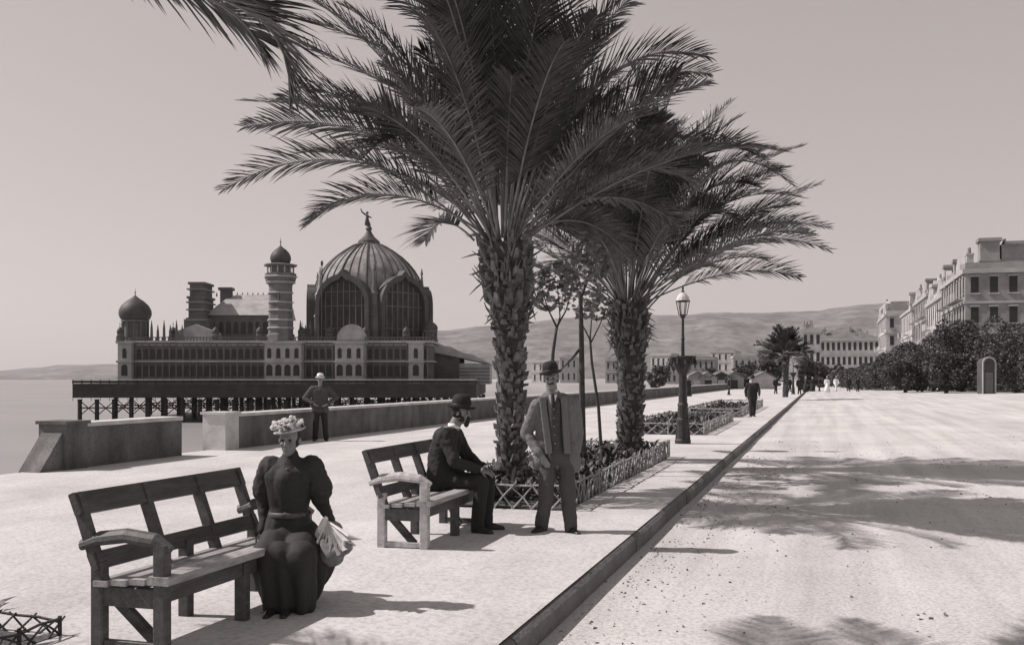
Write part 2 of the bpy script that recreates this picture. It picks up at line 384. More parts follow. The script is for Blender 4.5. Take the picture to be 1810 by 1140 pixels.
P2 = [
 path([(1098, 515), (1060, 330), (1020, 260), (960, 250)], 20.5, 20.6), path([(1102, 510), (1080, 300), (1060, 220), (1020, 170)], 20.5, 20.2), path([(1128, 515), (1190, 360), (1260, 300), (1340, 330)], 20.5, 19.4),
 path([(1130, 520), (1200, 380), (1260, 340), (1310, 400)], 20.5, 18.8), path([(1134, 530), (1220, 430), (1290, 390), (1400, 395)], 20.5, 20.0), path([(1120, 500), (1150, 330), (1200, 260), (1260, 300)], 20.5, 18.9),
 path([(1138, 540), (1220, 420), (1330, 370), (1465, 402)], 20.5, 20.2), path([(1140, 545), (1230, 440), (1340, 390), (1465, 442)], 20.5, 19.6),
 path([(1136, 530), (1240, 400), (1340, 370), (1450, 325)], 20.5, 21.4), path([(1130, 510), (1200, 300), (1300, 230), (1402, 328)], 20.5, 20.0),
 path([(1126, 505), (1190, 280), (1260, 220), (1350, 280)], 20.5, 19.3), path([(1124, 500), (1170, 320), (1230, 240), (1292, 180)], 20.5, 21.2),
 path([(1116, 490), (1150, 260), (1180, 180), (1205, 120)], 20.5, 20.8), path([(1112, 490), (1130, 250), (1150, 160), (1110, 110)], 20.5, 20.2),
 path([(1136, 535), (1210, 380), (1300, 320), (1420, 350)], 20.5, 19.0), path([(1142, 550), (1210, 470), (1290, 420), (1380, 430)], 20.5, 20.9),
 path([(1092, 520), (1040, 420), (980, 370), (920, 420)], 20.5, 20.0), path([(1094, 530), (1050, 450), (1000, 430), (950, 500)], 20.5, 19.2),
 path([(1096, 515), (1040, 360), (980, 310), (900, 330)], 20.5, 21.0), path([(1138, 536), (1200, 400), (1280, 350), (1380, 300)], 20.5, 20.4)]
pb1 = C((902 - CX) * 14.5 / F, 14.5, .25); pt1 = D(891, 432, 14.5)
palm('big leaning palm with chunky scarred trunk, in the bed behind the standing man', pb1, pt1, [.20, .18, .18, .19, .21, .26, .33, .34], P1, 60, 3.9, 3, 'palms along the promenade beds', elr=(.30, 1.45))
pb2 = C((1112 - CX) * 20.5 / F, 20.5, .25); pt2 = D(1110, 535, 20.5)
palm('shaggy shorter palm with dark trunk near the lamp post end of the bed', pb2, pt2, [.25, .24, .24, .26, .31, .35, .34], P2, 70, 4.1, 11, 'palms along the promenade beds', stubs=380, elr=(.22, 1.45))
pb3 = Vector((-5.15, 3.7, .2)); pt3 = pb3 + Vector((.1, 0, 4.2))
P3 = [[pt3, D(-100, -330, 5.5), D(200, -60, 5.7), D(440, -50, 5.8), D(520, 30, 5.9), D(512, 180, 5.9)], [pt3, D(-150, -340, 5.3), D(150, -70, 5.3), D(360, -30, 5.4), D(470, 40, 5.5)],
      [pt3, D(-100, -300, 5.7), D(150, -60, 6.0), D(350, -30, 6.2), D(440, 10, 6.3), D(462, 95, 6.3)],
      [pt3, C(-3.6, 6.2, 5.8), C(-3.3, 7.3, 6.0), C(-2.7, 8.3, 5.3)], [pt3, C(-3.2, 6.1, 5.9), C(-2.5, 7.0, 6.0), C(-1.7, 7.7, 5.2)], [pt3, C(-3.2, 5.9, 6.1), C(-2.4, 6.6, 6.3), C(-1.2, 7.2, 5.5)],
      [pt3, C(-3.4, 5.9, 6.1), C(-2.9, 6.8, 6.4), C(-2.1, 8.0, 5.9)], [pt3, C(-4.6, 6.4, 6.0), C(-4.3, 7.5, 6.2), C(-3.5, 8.4, 5.5)], [pt3, C(-3.4, 6.2, 6.3), C(-2.7, 7.5, 6.5), C(-1.5, 8.5, 5.7)],
      [pt3, C(-3.3, 6.0, 6.3), C(-2.2, 7.0, 6.6), C(-.8, 7.9, 5.8)]]
palm('palm whose trunk stands out of view, its long frond drooping into the upper left sky', pb3, pt3, [.25, .24, .26, .36, .36], P3, 30, 3.3, 23, 'palms along the promenade beds', stubs=300, w=.022, ll=.40,
     avoid=lambda h, el: (h.x * cT + h.y * sT) > -.1 and el < .8)
pb4 = G(1388, 704, 0); pb4.z = .1
d4 = (pb4.x * -sT + pb4.y * cT)
palm('small bushy palm far down the promenade beside the distant lamp', pb4, pb4 + Vector((0, 0, 3.3)), [.24, .22, .24, .34], [], 48, 2.25, 31, 'palms along the promenade beds', n=26, ll=.5, stubs=60, w=.10, elr=(-.35, 1.45))

# ------------------------------------------------------------------ planted beds with rustic stick fences
def leafcloud(mb, blobs, n, size, q, flat=.5):
    tot = sum(r[0]*r[1]*r[2] for _, r in blobs)
    for c, r in blobs:
        k = int(n * r[0]*r[1]*r[2] / tot)
        for _ in range(k):
            while True:
                u = Vector((q.uniform(-1, 1), q.uniform(-1, 1), q.uniform(-1, 1)))
                if .12 < u.length < 1: break
            u = u.normalized() * (u.length ** .45)
            p = Vector(c) + Vector((u.x*r[0], u.y*r[1], u.z*r[2]))
            a = Vector((q.gauss(0, 1), q.gauss(0, 1), q.gauss(0, flat))).normalized(); b = a.cross(Vector((q.gauss(0, 1), q.gauss(0, 1), q.gauss(0, 1)))).normalized()
            s = size * q.uniform(.5, 1.3)
            mb.add([p - a*s, p + b*s*.5, p + a*s, p - b*s*.5], [(0, 1, 2, 3)])
def bed(x0, x1, y0, y1, label_f, label_s, seed, h=.34, dens=1.0, step=.24, r=.012, fm=None):
    q = random.Random(seed)
    m = MB(); grid(m, lin(x0, x1, 10), lin(y0, y1, 20), lambda x, y: .03 + .12 * min(1, (x - x0) * 1.4, (x1 - x) * 1.4, (y - y0) * 1.4, (y1 - y) * 1.4) + .04 * noise.noise(Vector((x*2, y*2, seed))))
    struct(m, 'bed_soil', M_soil, True)
    m = MB(); A = (x1 - x0) * (y1 - y0)
    for _ in range(int(38 * A * dens)):
        x, y = q.uniform(x0 + .12, x1 - .12), q.uniform(y0 + .12, y1 - .12); hh = q.uniform(.12, .42)
        for k in range(q.randint(5, 9)):
            g = q.uniform(0, 6.28); d = Vector((math.cos(g), math.sin(g), q.uniform(.4, 2))).normalized(); l = hh * q.uniform(.6, 1.2); a = d.cross(Vector((0, 0, 1))).normalized() * .028
            p = Vector((x, y, .08)) + d * l * .2
            m.add([p, p + d*l*.6 - a, p + d*l - Vector((0, 0, l*.25)), p + d*l*.6 + a], [(0, 1, 2, 3)])
    tag(m.build('bed_plants', M_fol), label_s, 'ground cover', 'planting in the promenade beds', 'stuff')
    root = thing('rustic_fence', label_f, 'fence', (0, 0, 0), 0, 'rustic fences round the beds')
    m = MB(); mr = MB()
    cs = [(x0, y0), (x1, y0), (x1, y1), (x0, y1)]
    for i in range(4):
        a, b = Vector((*cs[i], 0)), Vector((*cs[(i + 1) % 4], 0)); L = (b - a).length; n = max(2, int(L / step)); t = (b - a) / n
        for k in range(n):
            p = a + t * k; j = lambda s=.02: Vector((q.uniform(-s, s), q.uniform(-s, s), q.uniform(-s, s)))
            for (u, v) in ((0, 1.35), (1.35, 0)):
                s0 = p + t * u - Vector((0, 0, .03)); s1 = p + t * v + Vector((0, 0, h * q.uniform(.92, 1.12)))
                mid = s0.lerp(s1, .5) + j(.02); m.tube([s0, mid, s1 + j(.015)], [r * 1.1, r, r * .8], 5)
        pr = [a + t * k + Vector((q.uniform(-.012, .012), q.uniform(-.012, .012), h * .93 + q.uniform(-.015, .015))) for k in range(n + 1)]
        mr.tube(pr, r * 1.2, 5)
        for k in range(0, n + 1, 4): mr.tube([a + t*k - Vector((0, 0, .04)), a + t*k + Vector((0, 0, h * 1.1))], r * 1.6, 6)
    m.build('lattice', fm or M_stick, root); mr.build('rail', fm or M_stick, root)
    return root
bed(-4.95, -3.0, 12.2, 21.1, 'rustic crossed stick fence round the bed under the two big palms', 'dark leafy planting under the two big palms', 5)
bed(-5.6, -3.2, 29.5, 39.5, 'rustic stick fence round the second bed, beyond the lamp post', 'leafy planting in the second bed beyond the lamp post', 6, .36, .7, .34, .016)
bed(-5.5, -3.2, 43.0, 60, 'rustic stick fence round the third bed, behind the distant walking man', 'leafy planting in the third bed behind the walking man', 7, .4, .4, .5, .02)
bed(-5.85, -4.62, -2.5, 5.35, 'low crossed stick fence at the bottom left corner of the near bed', 'sparse planting in the near bed at bottom left', 8, .13, .10, .17, .008, M_bark)  # dark sticks: the shade on this fence is put into its colour

# ------------------------------------------------------------------ slim trees in the bed
def limb(mb, pts, r0, r1, n=7): mb.tube(pts, [r0 + (r1 - r0) * i / (len(pts) - 1) for i in range(len(pts))], n)
def slim_tree(label, d, trunk, limbs, blobs, n, size, seed, r0=.045):
    q = random.Random(seed); b = D(*trunk[0], d); b.z = .1
    root = thing('slim_tree', label, 'tree', b, 0, 'slim young trees in the bed')
    mb = MB(); pts = [Vector((0, 0, 0))] + [D(px, py, d) - b for px, py in trunk[1:]]; limb(mb, pts, r0, r0 * .6)
    for L in limbs:
        lp = [D(px, py, d + q.uniform(-.25, .25) * i) - b for i, (px, py) in enumerate(L)]; limb(mb, lp, r0 * .5, r0 * .15, 5)
    mb.build('trunk', M_bark, root)
    mb = MB(); s = d / F
    leafcloud(mb, [(D(px, py, d + q.uniform(-.4, .4)) - b, (rx * s, rx * s * .9, ry * s)) for px, py, rx, ry in blobs], n, size, q); mb.build('crown', M_fol2, root)
    return root
slim_tree('slender forking tree rising behind the standing man\'s hat', 17.2, [(972, 800), (972, 700), (978, 620), (984, 578)],
          [[(984, 578), (968, 545), (955, 500)], [(984, 578), (1000, 550), (1012, 510)], [(980, 600), (990, 560), (985, 500)], [(968, 545), (950, 530), (942, 510)]],
          [(950, 510, 24, 26), (985, 490, 30, 28), (1010, 500, 22, 24), (965, 535, 22, 14), (1000, 535, 20, 14)], 430, .075, 2, .04)
slim_tree('dark straight tree trunk with one low side branch, between the palms', 18.0, [(1031, 800), (1029, 700), (1028, 600), (1026, 520)],
          [[(1029, 612), (1010, 635), (990, 655)], [(1026, 530), (1040, 490), (1050, 460)], [(1026, 530), (1015, 490), (1000, 460)]],
          [(1020, 480, 30, 25), (1050, 470, 30, 30), (1030, 445, 30, 25)], 330, .08, 3, .062)
slim_tree('thin pale curving tree with forked top, just left of the shaggy palm', 18.8, [(1064, 800), (1058, 720), (1046, 640), (1043, 600)],
          [[(1043, 600), (1030, 575), (1022, 540)], [(1045, 605), (1060, 575), (1072, 545)], [(1043, 600), (1046, 560), (1040, 530)]],
          [(1035, 550, 22, 18), (1060, 545, 26, 22), (1045, 520, 26, 22)], 280, .075, 4, .035)

# ------------------------------------------------------------------ benches
# local frame: x = out towards the sitter's front, y = along the bench from its near end, z up
BL = 1.85; SH = .44; BD = .44
def make_bench(label, w):
    root = thing('park_bench', label, 'bench', (0, 0, 0), 0, 'wooden promenade benches')
    def part(name, f, m_=w):
        mb = MB(); f(mb); return mb.build(name, m_, root)
    Z = (0, 0, 1); Y = (0, 1, 0)
    for yy in (.05, BL * .5, BL - .05):
        part('leg', lambda b: b.bar((0, yy, 0), (0, yy, SH - .03 if abs(yy - BL*.5) < .1 else .66), .085, .075, Y))
        part('leg', lambda b: b.bar((-BD, yy, 0), (-BD, yy, SH + .10), .085, .075, Y))
    for i, yy in enumerate((.05, BL * .36, BL * .68, BL - .05)):
        part('back_post', lambda b: b.bar((-BD + .03, yy, SH - .04), (-BD - .17, yy, .945), .08, .05, Y))
    part('top_rail', lambda b: b.bar((-BD - .145, 0, .885), (-BD - .145, BL, .885), .045, .14, (-.38, 0, .92)))
    part('lower_rail', lambda b: b.bar((-BD - .015, 0, .545), (-BD - .015, BL, .545), .045, .11, (-.42, 0, .9)))
    for k, xx in enumerate((-.40, -.27, -.14)):
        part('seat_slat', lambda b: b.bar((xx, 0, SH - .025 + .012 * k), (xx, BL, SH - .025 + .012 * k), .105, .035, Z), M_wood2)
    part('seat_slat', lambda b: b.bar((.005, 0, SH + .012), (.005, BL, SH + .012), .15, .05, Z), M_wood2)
    part('apron', lambda b: b.bar((.0, .1, SH - .075), (.0, BL - .1, SH - .075), .05, .10, Z))
    part('apron', lambda b: b.bar((-BD + .05, .1, SH - .085), (-BD + .05, BL - .1, SH - .085), .04, .09, Z))
    for yy in (.05, BL - .05):
        def arm(b):
            pts = [(-BD - .13, yy, .635), (-BD, yy, .68), (-.25, yy, .705), (-.05, yy, .685), (.06, yy, .63)]
            b.tube(pts, [.04, .05, .05, .048, .03], 10, True, .7)
        part('armrest', arm)
        part('stretcher', lambda b: b.bar((-BD + .04, yy, .05), (-.04, yy, .05), .04, .05, Z))
        part('side_rail', lambda b: b.bar((-BD + .04, yy, SH - .1), (-.04, yy, SH - .1), .05, .12, Z))
    for yy in (.12, BL - .12):
        part('brace', lambda b: b.bar((-BD + .06, yy, SH - .13), (-BD + .26, yy + (.12 if yy < 1 else -.12), .03), .07, .05, Y))
    return root
bench = make_bench('dark park bench in the foreground with the seated woman at its far end', M_wood)
bench.location = (-3.74, 5.13, 0); bench.rotation_euler = (0, 0, R(0))
bench2 = dup(bench, (-3.62, 9.02, 0), R(1), 'bench further back, sunlight painted pale on its near end, with the hunched man sitting on it')

M_wood3 = mat('bench_wood_sunlit', .42, .3, 14, .7, .12, 60, .2, 60, .3, (1, .15, 1))
for ch in bench2.children:                                       # sunlight on its near end frame is painted in as a paler wood
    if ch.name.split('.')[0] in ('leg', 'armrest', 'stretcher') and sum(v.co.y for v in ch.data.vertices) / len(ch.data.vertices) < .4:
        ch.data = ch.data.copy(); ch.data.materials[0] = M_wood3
# ------------------------------------------------------------------ street lamps
def lamp(label, loc):
    root = thing('street_lamp', label, 'street lamp', loc, 0, 'iron street lamps')
    mb = MB(); mb.lathe([(.20, -.05), (.20, .10), (.165, .14), (.15, .5), (.17, .55), (.165, .62), (.13, .66), (.125, .95), (.14, .98), (.11, 1.04), (.10, 1.5), (.095, 2.02), (.12, 2.06), (.12, 2.12), (.05, 2.18)], 12)
    for k in range(4):
        g = k * math.pi / 2; mb.bar((.17*math.cos(g), .17*math.sin(g), 0), (.10*math.cos(g), .10*math.sin(g), .9), .05, .05)
    mb.build('base', M_iron, root)
    mb = MB(); mb.lathe([(.045, 2.15), (.04, 2.6), (.055, 2.63), (.035, 2.67), (.032, 3.12), (.06, 3.16), (.075, 3.2)], 10); mb.build('pole', M_iron, root)
    mb = MB()                                                # crown of hanging leaves at the head of the pedestal
    q = random.Random(4)
    mb.lathe([(.10, 1.72), (.20, 1.9), (.26, 2.10), (.34, 2.17), (.33, 2.20), (.1, 2.2)], 10)
    for k in range(10):
        g = k * .628; c, s_ = math.cos(g), math.sin(g); l = q.uniform(.05, .38)
        mb.tube([(.28*c, .28*s_, 2.17), (.33*c, .33*s_, 2.0), (.24*c, .24*s_, 2.1 - l)], [.03, .035, .008], 5)
    mb.build('flower_basket', M_iron, root)
    fr = MB(); gl = MB()
    lo, hi, z0, z1 = .10, .165, 3.22, 3.56
    for k in range(6):
        g = k * math.pi / 3; c, s_ = math.cos(g), math.sin(g); g2 = (k+1) * math.pi / 3; c2, s2 = math.cos(g2), math.sin(g2)
        fr.bar((lo*c, lo*s_, z0), (hi*c, hi*s_, z1), .018, .018)
        fr.bar((lo*c, lo*s_, z0), (lo*c2, lo*s2, z0), .018, .018); fr.bar((hi*c, hi*s_, z1), (hi*c2, hi*s2, z1), .03, .03)
        k_ = .97; gl.add([(lo*c*k_, lo*s_*k_, z0), (lo*c2*k_, lo*s2*k_, z0), (hi*c2*k_, hi*s2*k_, z1), (hi*c*k_, hi*s_*k_, z1)], [(0, 1, 2, 3)])
    lf = fr.build('lantern_frame', M_iron, root); gl.build('lantern_glass', GLASS(), lf)
    mb = MB(); mb.lathe([(.175, 3.575), (.15, 3.66), (.09, 3.74), (.03, 3.78)], 12); mb.build('lantern_cap', mat('lamp_cap_white', .55, .1, 6, .5), root)
    mb = MB(); mb.lathe([(.03, 3.78), (.045, 3.81), (.015, 3.84), (.03, 3.88), (.006, 3.97)], 8); mb.build('finial', M_iron, root)
    return root
def GLASS():
    if 'lantern_glass' in MATS: return MATS['lantern_glass']
    m = bpy.data.materials.new('lantern_glass'); m.use_nodes = True; n = m.node_tree.nodes; l = m.node_tree.links
    tr = n.new('ShaderNodeBsdfTransparent'); gs = n.new('ShaderNodeBsdfGlossy'); gs.inputs['Roughness'].default_value = .1; mx = n.new('ShaderNodeMixShader'); mx.inputs[0].default_value = .15
    l.new(tr.outputs[0], mx.inputs[1]); l.new(gs.outputs[0], mx.inputs[2]); l.new(mx.outputs[0], n['Material Output'].inputs[0])
    MATS['lantern_glass'] = m; return m
lamp1 = lamp('tall iron street lamp with glass lantern, at the end of the palm bed', G(1207, 785))
pl = G(1402, 697); dup(lamp1, pl, .4, 'far off street lamp beside the small distant palm')

# ------------------------------------------------------------------ sea wall
def wall_piece(name, label, x, y0, y1, h, th=.45, slope0=None, pier0=True, pier_m=None):
    root = thing(name, label, 'wall', (x, y0, 0), 0, 'sea wall sections')
    L = y1 - y0; mb = MB()
    pts = [(0, -3), (L, -3), (L, h), (0, h)]
    if slope0: pts = [(-slope0, -3), (L, -3), (L, h), (0, h), (-slope0, .02)]
    mb.prism(pts, -th / 2, th / 2, Matrix(((0,0,1,0),(1,0,0,0),(0,1,0,0),(0,0,0,1)))); mb.build('wall', M_pwall, root)
    mb = MB(); y = .52
    while y < L:
        e = min(y + (1.5 if y < 40 else 8), L); mb.box((-th/2 - .04, y, h + .002), (th/2 + .04, e - .01, h + .075 + rnd.uniform(-.004, .004))); y = e
    mb.build('coping', M_cope, root)
    if pier0:
        mb = MB(); mb.box((-th/2 - .07, -.06, -3), (th/2 + .07, .5, h + .06)); mb.box((-th/2 - .11, -.10, h + .062), (th/2 + .11, .54, h + .12)); mb.build('end_pier', pier_m or M_pwall, root)
    return root
wx = -13.15
ya, yb, yc = G(78, 830).y, G(322, 806).y, G(345, 803).y
wall_piece('sea_wall', 'near section of low rendered sea wall with sloping end at far left', wx, ya, yb, .76, slope0=.62)
wall_piece('sea_wall', 'long low sea wall section running behind the man by the wall', wx, yc + 1.1, 330, .76, pier_m=M_cope)  # end pier takes the pale coping colour, sunlight painted in
m = MB()
for k in range(9): m.box((wx - .6 - .32*(k+1), yb, -3.2), (wx - .6 - .32*k, yc + 1.1, -.12 - .2*k))
tag(m.build('beach_steps', M_cope), 'stone steps down to the beach through the gap in the sea wall', 'steps')

# ------------------------------------------------------------------ pier and casino (local x = camera right, y = away, z=0 at eye height)
DC = 160.0; X0 = (480 - CX) * DC / F
def fx(px, yy=0): return (px - CX) * (DC + yy) / F - X0
def fz(py, yy=0): return (HY - py) * (DC + yy) / F
pier = thing('pier', 'long dark iron pier on columns standing in the sea under the domed casino', 'pier', C(X0, DC, H), TH)
SEA = -5 - H
mb = MB(); mb.box((fx(128, -8), -8, fz(703, -8)), (fx(842, -8), 46, fz(678, -8))); mb.build('deck', M_pier, pier)
mb = MB(); n = 44
for i in range(n + 1):
    x = fx(128, -8) + (fx(842, -8) - fx(128, -8)) * i / n; mb.box((x - .07, -7.95, fz(678, -8)), (x + .07, -7.8, fz(671, -8)))
    mb.box((x - .02, -7.9, fz(703, -8) - .5), (x + .02, -7.8, fz(703, -8)))
mb.box((fx(128, -8), -7.9, fz(677, -8)), (fx(842, -8), -7.86, fz(672.5, -8))); mb.build('railing', M_pier, pier)
mb = MB(); mb.box((fx(127, -8), -8.05, fz(671.6, -8)), (fx(843, -8), -7.7, fz(670.2, -8))); mb.build('handrail', M_cope, pier)
cb = MB(); cb.lathe([(.36, SEA - 1), (.33, fz(703) - .6), (.4, fz(703) - .1)], 8); colm = None
for yy in (-6, 8, 24, 42):
    for i in range(24):
        x = fx(131, -8) + (fx(838, -8) - fx(131, -8)) * i / 23
        if colm is None: colm = cb.build('column', M_pier, pier); o = colm
        else: o = colm.copy(); COL.objects.link(o); o.parent = pier
        o.location = (x, yy, 0)
mb = MB()
for i in range(23):
    x = fx(131, -8) + (fx(838, -8) - fx(131, -8)) * i / 23; x2 = x + (fx(838, -8) - fx(131, -8)) / 23
    for yy in (-6, 8, 24, 42):
        mb.bar((x, yy, fz(703) - .3), (x2, yy, SEA + 1), .13, .13); mb.bar((x2, yy + .2, fz(703) - .3), (x, yy + .2, SEA + 1), .13, .13); mb.bar((x, yy + .1, fz(703) - 1.4), (x2, yy + .1, fz(703) - 1.4), .16, .2)
mb.build('bracing', M_pier, pier)

cas = thing('casino', 'ornate domed pier casino with minaret and onion domes, over the sea', 'casino', C(X0, DC, H), TH)
def part(name, m_, f, parent=cas, smooth=False):
    b = MB(); f(b); return b.build(name, m_, parent, smooth)
def block(b, p0, p1, ytop, ybot, y0, y1): b.box((fx(p0, y0), y0, fz(ybot, y0)), (fx(p1, y0), y1, fz(ytop, y0)))
part('wall', M_stone, lambda b: block(b, 210, 762, 606, 679, 0, 34))
def cornices(b):
    for yt, yb_, o in ((602, 606, .35), (608.5, 610.5, .15), (637, 640, .3)): b.box((fx(210) - o, -o, fz(yb_)), (fx(762) + o, 34 + o, fz(yt)))
part('cornice', M_stoneL, cornices)
def balus(b):
    x = fx(212)
    while x < fx(760): b.box((x, .05, fz(602)), (x + .16, .2, fz(597))); x += .5
    b.box((fx(211), .0, fz(597)), (fx(761), .25, fz(595.5)))
part('balustrade', M_stone, balus)
# arched windows between pilasters
def arch_pts(w, h, n=8): return [(-w/2, 0), (w/2, 0)] + [(w/2 * math.cos(math.pi*k/n), h - w/2 + w/2 * math.sin(math.pi*k/n)) for k in range(n + 1)]
XZ = Matrix(((1,0,0,0),(0,0,1,0),(0,1,0,0),(0,0,0,1)))
wu = MB(); wu.prism(arch_pts(.62, 1.55), -.06, .1, XZ); wm = None
wl = MB(); wl.prism(arch_pts(.95, 1.75), -.06, .1, XZ); wlm = None
pil = MB(); cols = [p for p in range(222, 756, 12) if not (464 < p < 536) and not (588 < p < 646)]
for p in cols:
    if wm is None: wm = wu.build('window', M_glass, cas); a = wm; wlm = wl.build('arcade_opening', M_glass, cas); c_ = wlm
    else:
        a = wm.copy(); COL.objects.link(a); a.parent = cas; c_ = wlm.copy(); COL.objects.link(c_); c_.parent = cas
    a.location = (fx(p), 0, fz(634)); c_.location = (fx(p), 0, fz(665))
    for e in (-.55, .55): pil.box((fx(p) + e*.95 - .09, -.2, fz(679)), (fx(p) + e*.95 + .09, .0, fz(606)))
pil.build('pilasters', mat('casino_trim', .2, .3, .5, .9), cas)
# corner bays: light from the left put into their pale stone
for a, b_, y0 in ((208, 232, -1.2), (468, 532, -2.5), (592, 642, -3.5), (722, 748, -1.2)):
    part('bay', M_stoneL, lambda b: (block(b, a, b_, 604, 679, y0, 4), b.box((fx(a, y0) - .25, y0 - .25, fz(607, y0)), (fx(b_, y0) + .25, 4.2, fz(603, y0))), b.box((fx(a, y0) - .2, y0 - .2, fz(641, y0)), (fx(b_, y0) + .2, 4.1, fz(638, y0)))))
    nb = max(1, int((b_ - a) / 16))
    for i in range(nb):
        p = a + (b_ - a) * (i + .5) / nb
        for src, zz in ((wm, 633), (wlm, 664)):
            o = src.copy(); COL.objects.link(o); o.parent = cas; o.location = (fx(p, y0), y0, fz(zz, y0))
# onion dome helper
def onion(name, px, py0, py1, hw, yy, m_=M_lead, n=16):
    z0, z1 = fz(py0, yy), fz(py1, yy); r = hw * (DC + yy) / F; h = z1 - z0
    prof = [(r*.72, 0), (r*.9, .08), (r*1.0, .25), (r*.97, .42), (r*.82, .60), (r*.55, .76), (r*.26, .88), (r*.08, .97), (r*.03, 1.0)]
    return part(name, m_, lambda b: b.lathe([(a, z0 + c*h) for a, c in prof], n, (fx(px, yy), yy, 0)), cas, True)
def spire(px, py0, py1, yy, r=.10): return part('finial', M_lead, lambda b: b.lathe([(r, fz(py0, yy)), (r*.5, fz((py0*.6+py1*.4), yy)), (r*1.6, fz((py0*.5+py1*.5), yy)), (r*.5, fz((py0*.42+py1*.58), yy)), (r*.15, fz(py1, yy))], 6, (fx(px, yy), yy, 0)))
# left kiosk
def drum(b, px, hw, py0, py1, yy, n=12):
    r = hw * (DC + yy) / F; c = (fx(px, yy), yy, 0)
    b.lathe([(r*.8, fz(py0, yy)), (r*.8, fz(py1 + 5, yy)), (r*1.05, fz(py1 + 3, yy)), (r*1.05, fz(py1, yy))], n, c)
    for k in range(n):
        g = 2*math.pi*(k+.5)/n; b.bar((c[0] + r*.95*math.cos(g), yy + r*.95*math.sin(g), fz(py0, yy)), (c[0] + r*.95*math.cos(g), yy + r*.95*math.sin(g), fz(py1 + 4, yy)), .22, .22)
    b.lathe([(r*1.1, fz(py0, yy)), (r*1.1, fz(py0 - 4, yy))], n, c)
part('kiosk', M_stone, lambda b: drum(b, 239, 23, 601, 566, 4)); onion('onion_dome', 239, 567, 522, 28, 4); spire(239, 524, 510, 4)
part('pinnacles', M_stone, lambda b: [b.lathe([(.25, fz(602, 3)), (.2, fz(580 + i % 2 * 6, 3)), (.04, fz(566 + i % 2 * 8, 3))], 6, (fx(p, 3), 3, 0)) for i, p in enumerate((268, 279, 290, 301, 312, 322, 531, 540, 549, 558))])
# stacked tower, gable and long slate roof
def tower(b):
    for p0, p1, a, c_ in ((328, 372, 602, 566), (331, 368, 566, 562), (335, 363, 562, 528), (332, 366, 528, 524), (337, 361, 524, 503), (334, 364, 503, 499)): b.box((fx(p0, 8), 8 - (p1-p0)*.02, fz(a, 8)), (fx(p1, 8), 12 + (p1-p0)*.02, fz(c_, 8)))
part('tower', M_stone, tower)
part('gable_roof', M_slate, lambda b: b.prism([(fx(304, 5), fz(602, 5)), (fx(384, 5), fz(602, 5)), (fx(384, 5), fz(588, 5)), (fx(345, 5), fz(573, 5)), (fx(304, 5), fz(588, 5))], 5, 7.5, XZ))
part('hall', M_stone, lambda b: block(b, 368, 482, 556, 602, 10, 26))
def hallroof(b):
    x0, x1 = fx(364, 9.5), fx(486, 9.5); z0, z1 = fz(557, 9.5), fz(521, 16); ins = 3.4; prof = [(0, 0), (.35, .45), (.65, .78), (1, 1)]
    vs = []
    for a, c_ in prof: vs += [(x0 + ins*a, 9.5 + 6.5*a, z0 + (z1-z0)*c_), (x1, 9.5 + 6.5*a, z0 + (z1-z0)*c_)]
    for a, c_ in prof[::-1]: vs += [(x0 + ins*a, 26 - 6.5*a, z0 + (z1-z0)*c_), (x1, 26 - 6.5*a, z0 + (z1-z0)*c_)]
    n = len(vs) // 2; b.add(vs, [(2*i, 2*i+1, 2*i+3, 2*i+2) for i in range(n-1)] + [tuple(2*i for i in range(n)), tuple(2*i+1 for i in range(n))[::-1]])
part('hall_roof', M_slate, hallroof)
part('chimney', M_stone, lambda b: (b.box((fx(389, 14), 14, fz(535, 14)), (fx(407, 14), 15.6, fz(513, 14))), b.box((fx(386, 14), 13.8, fz(513, 14)), (fx(410, 14), 15.8, fz(508, 14)))))
# minaret
def minaret(b):
    yy = 1.5; k = (DC + yy) / F; c = (fx(496, yy), yy, 0)
    pr = [(25, 603), (25, 592), (22, 590), (20.5, 520), (21, 505), (27, 496), (28, 484), (22, 483), (19, 481), (19, 473), (29, 471), (30, 468.5), (18, 466)]
    b.lathe([(a * k, fz(y_, yy)) for a, y_ in pr], 8, c, None)
part('minaret', mat('minaret_stone', .15, .25, .6, .9), minaret); onion('minaret_dome', 496, 467, 434, 18.5, 1.5); spire(496, 436, 420, 1.5)
def mcols(b):
    yy = 1.5; k = (DC + yy) / F
    for i in range(12):
        g = 2*math.pi*i/12; x, y = fx(496, yy) + 23*k*math.cos(g), yy + 23*k*math.sin(g); b.bar((x, y, fz(484, yy)), (x, y, fz(472, yy)), .2, .2)
    for zz in (585, 560, 540):
        for g in (-1.96, -1.18): pass
part('lantern_columns', M_stoneL, mcols)
def mbands(b):
    k = (DC + 1.5) / F
    for a, y_ in ((22.6, 580), (22.4, 566), (22.1, 549), (21.9, 535), (21.7, 518), (25.5, 500), (28.6, 490)): b.lathe([(a*k, fz(y_ + 1.6, 1.5)), (a*k + .12, fz(y_ + .8, 1.5)), (a*k + .12, fz(y_ - .8, 1.5)), (a*k, fz(y_ - 1.6, 1.5))], 8, (fx(496, 1.5), 1.5, 0))
part('minaret_bands', M_stoneL, mbands)
def tbands(b):
    for p0, p1, y_ in ((326, 374, 585), (329, 370, 566), (333, 366, 548), (333, 366, 535), (334, 364, 512)): b.box((fx(p0, 8), 8 - 1.25, fz(y_ + 1.2, 8)), (fx(p1, 8), 13.1, fz(y_ - 1.2, 8)))
part('tower_bands', M_stone if False else mat('casino_trim', .2), tbands)
for p in range(378, 470, 13):
    o = wm.copy(); COL.objects.link(o); o.parent = cas; o.location = (fx(p, 10), 10, fz(590, 10)); o.scale = (1.3, 1, 1.3)
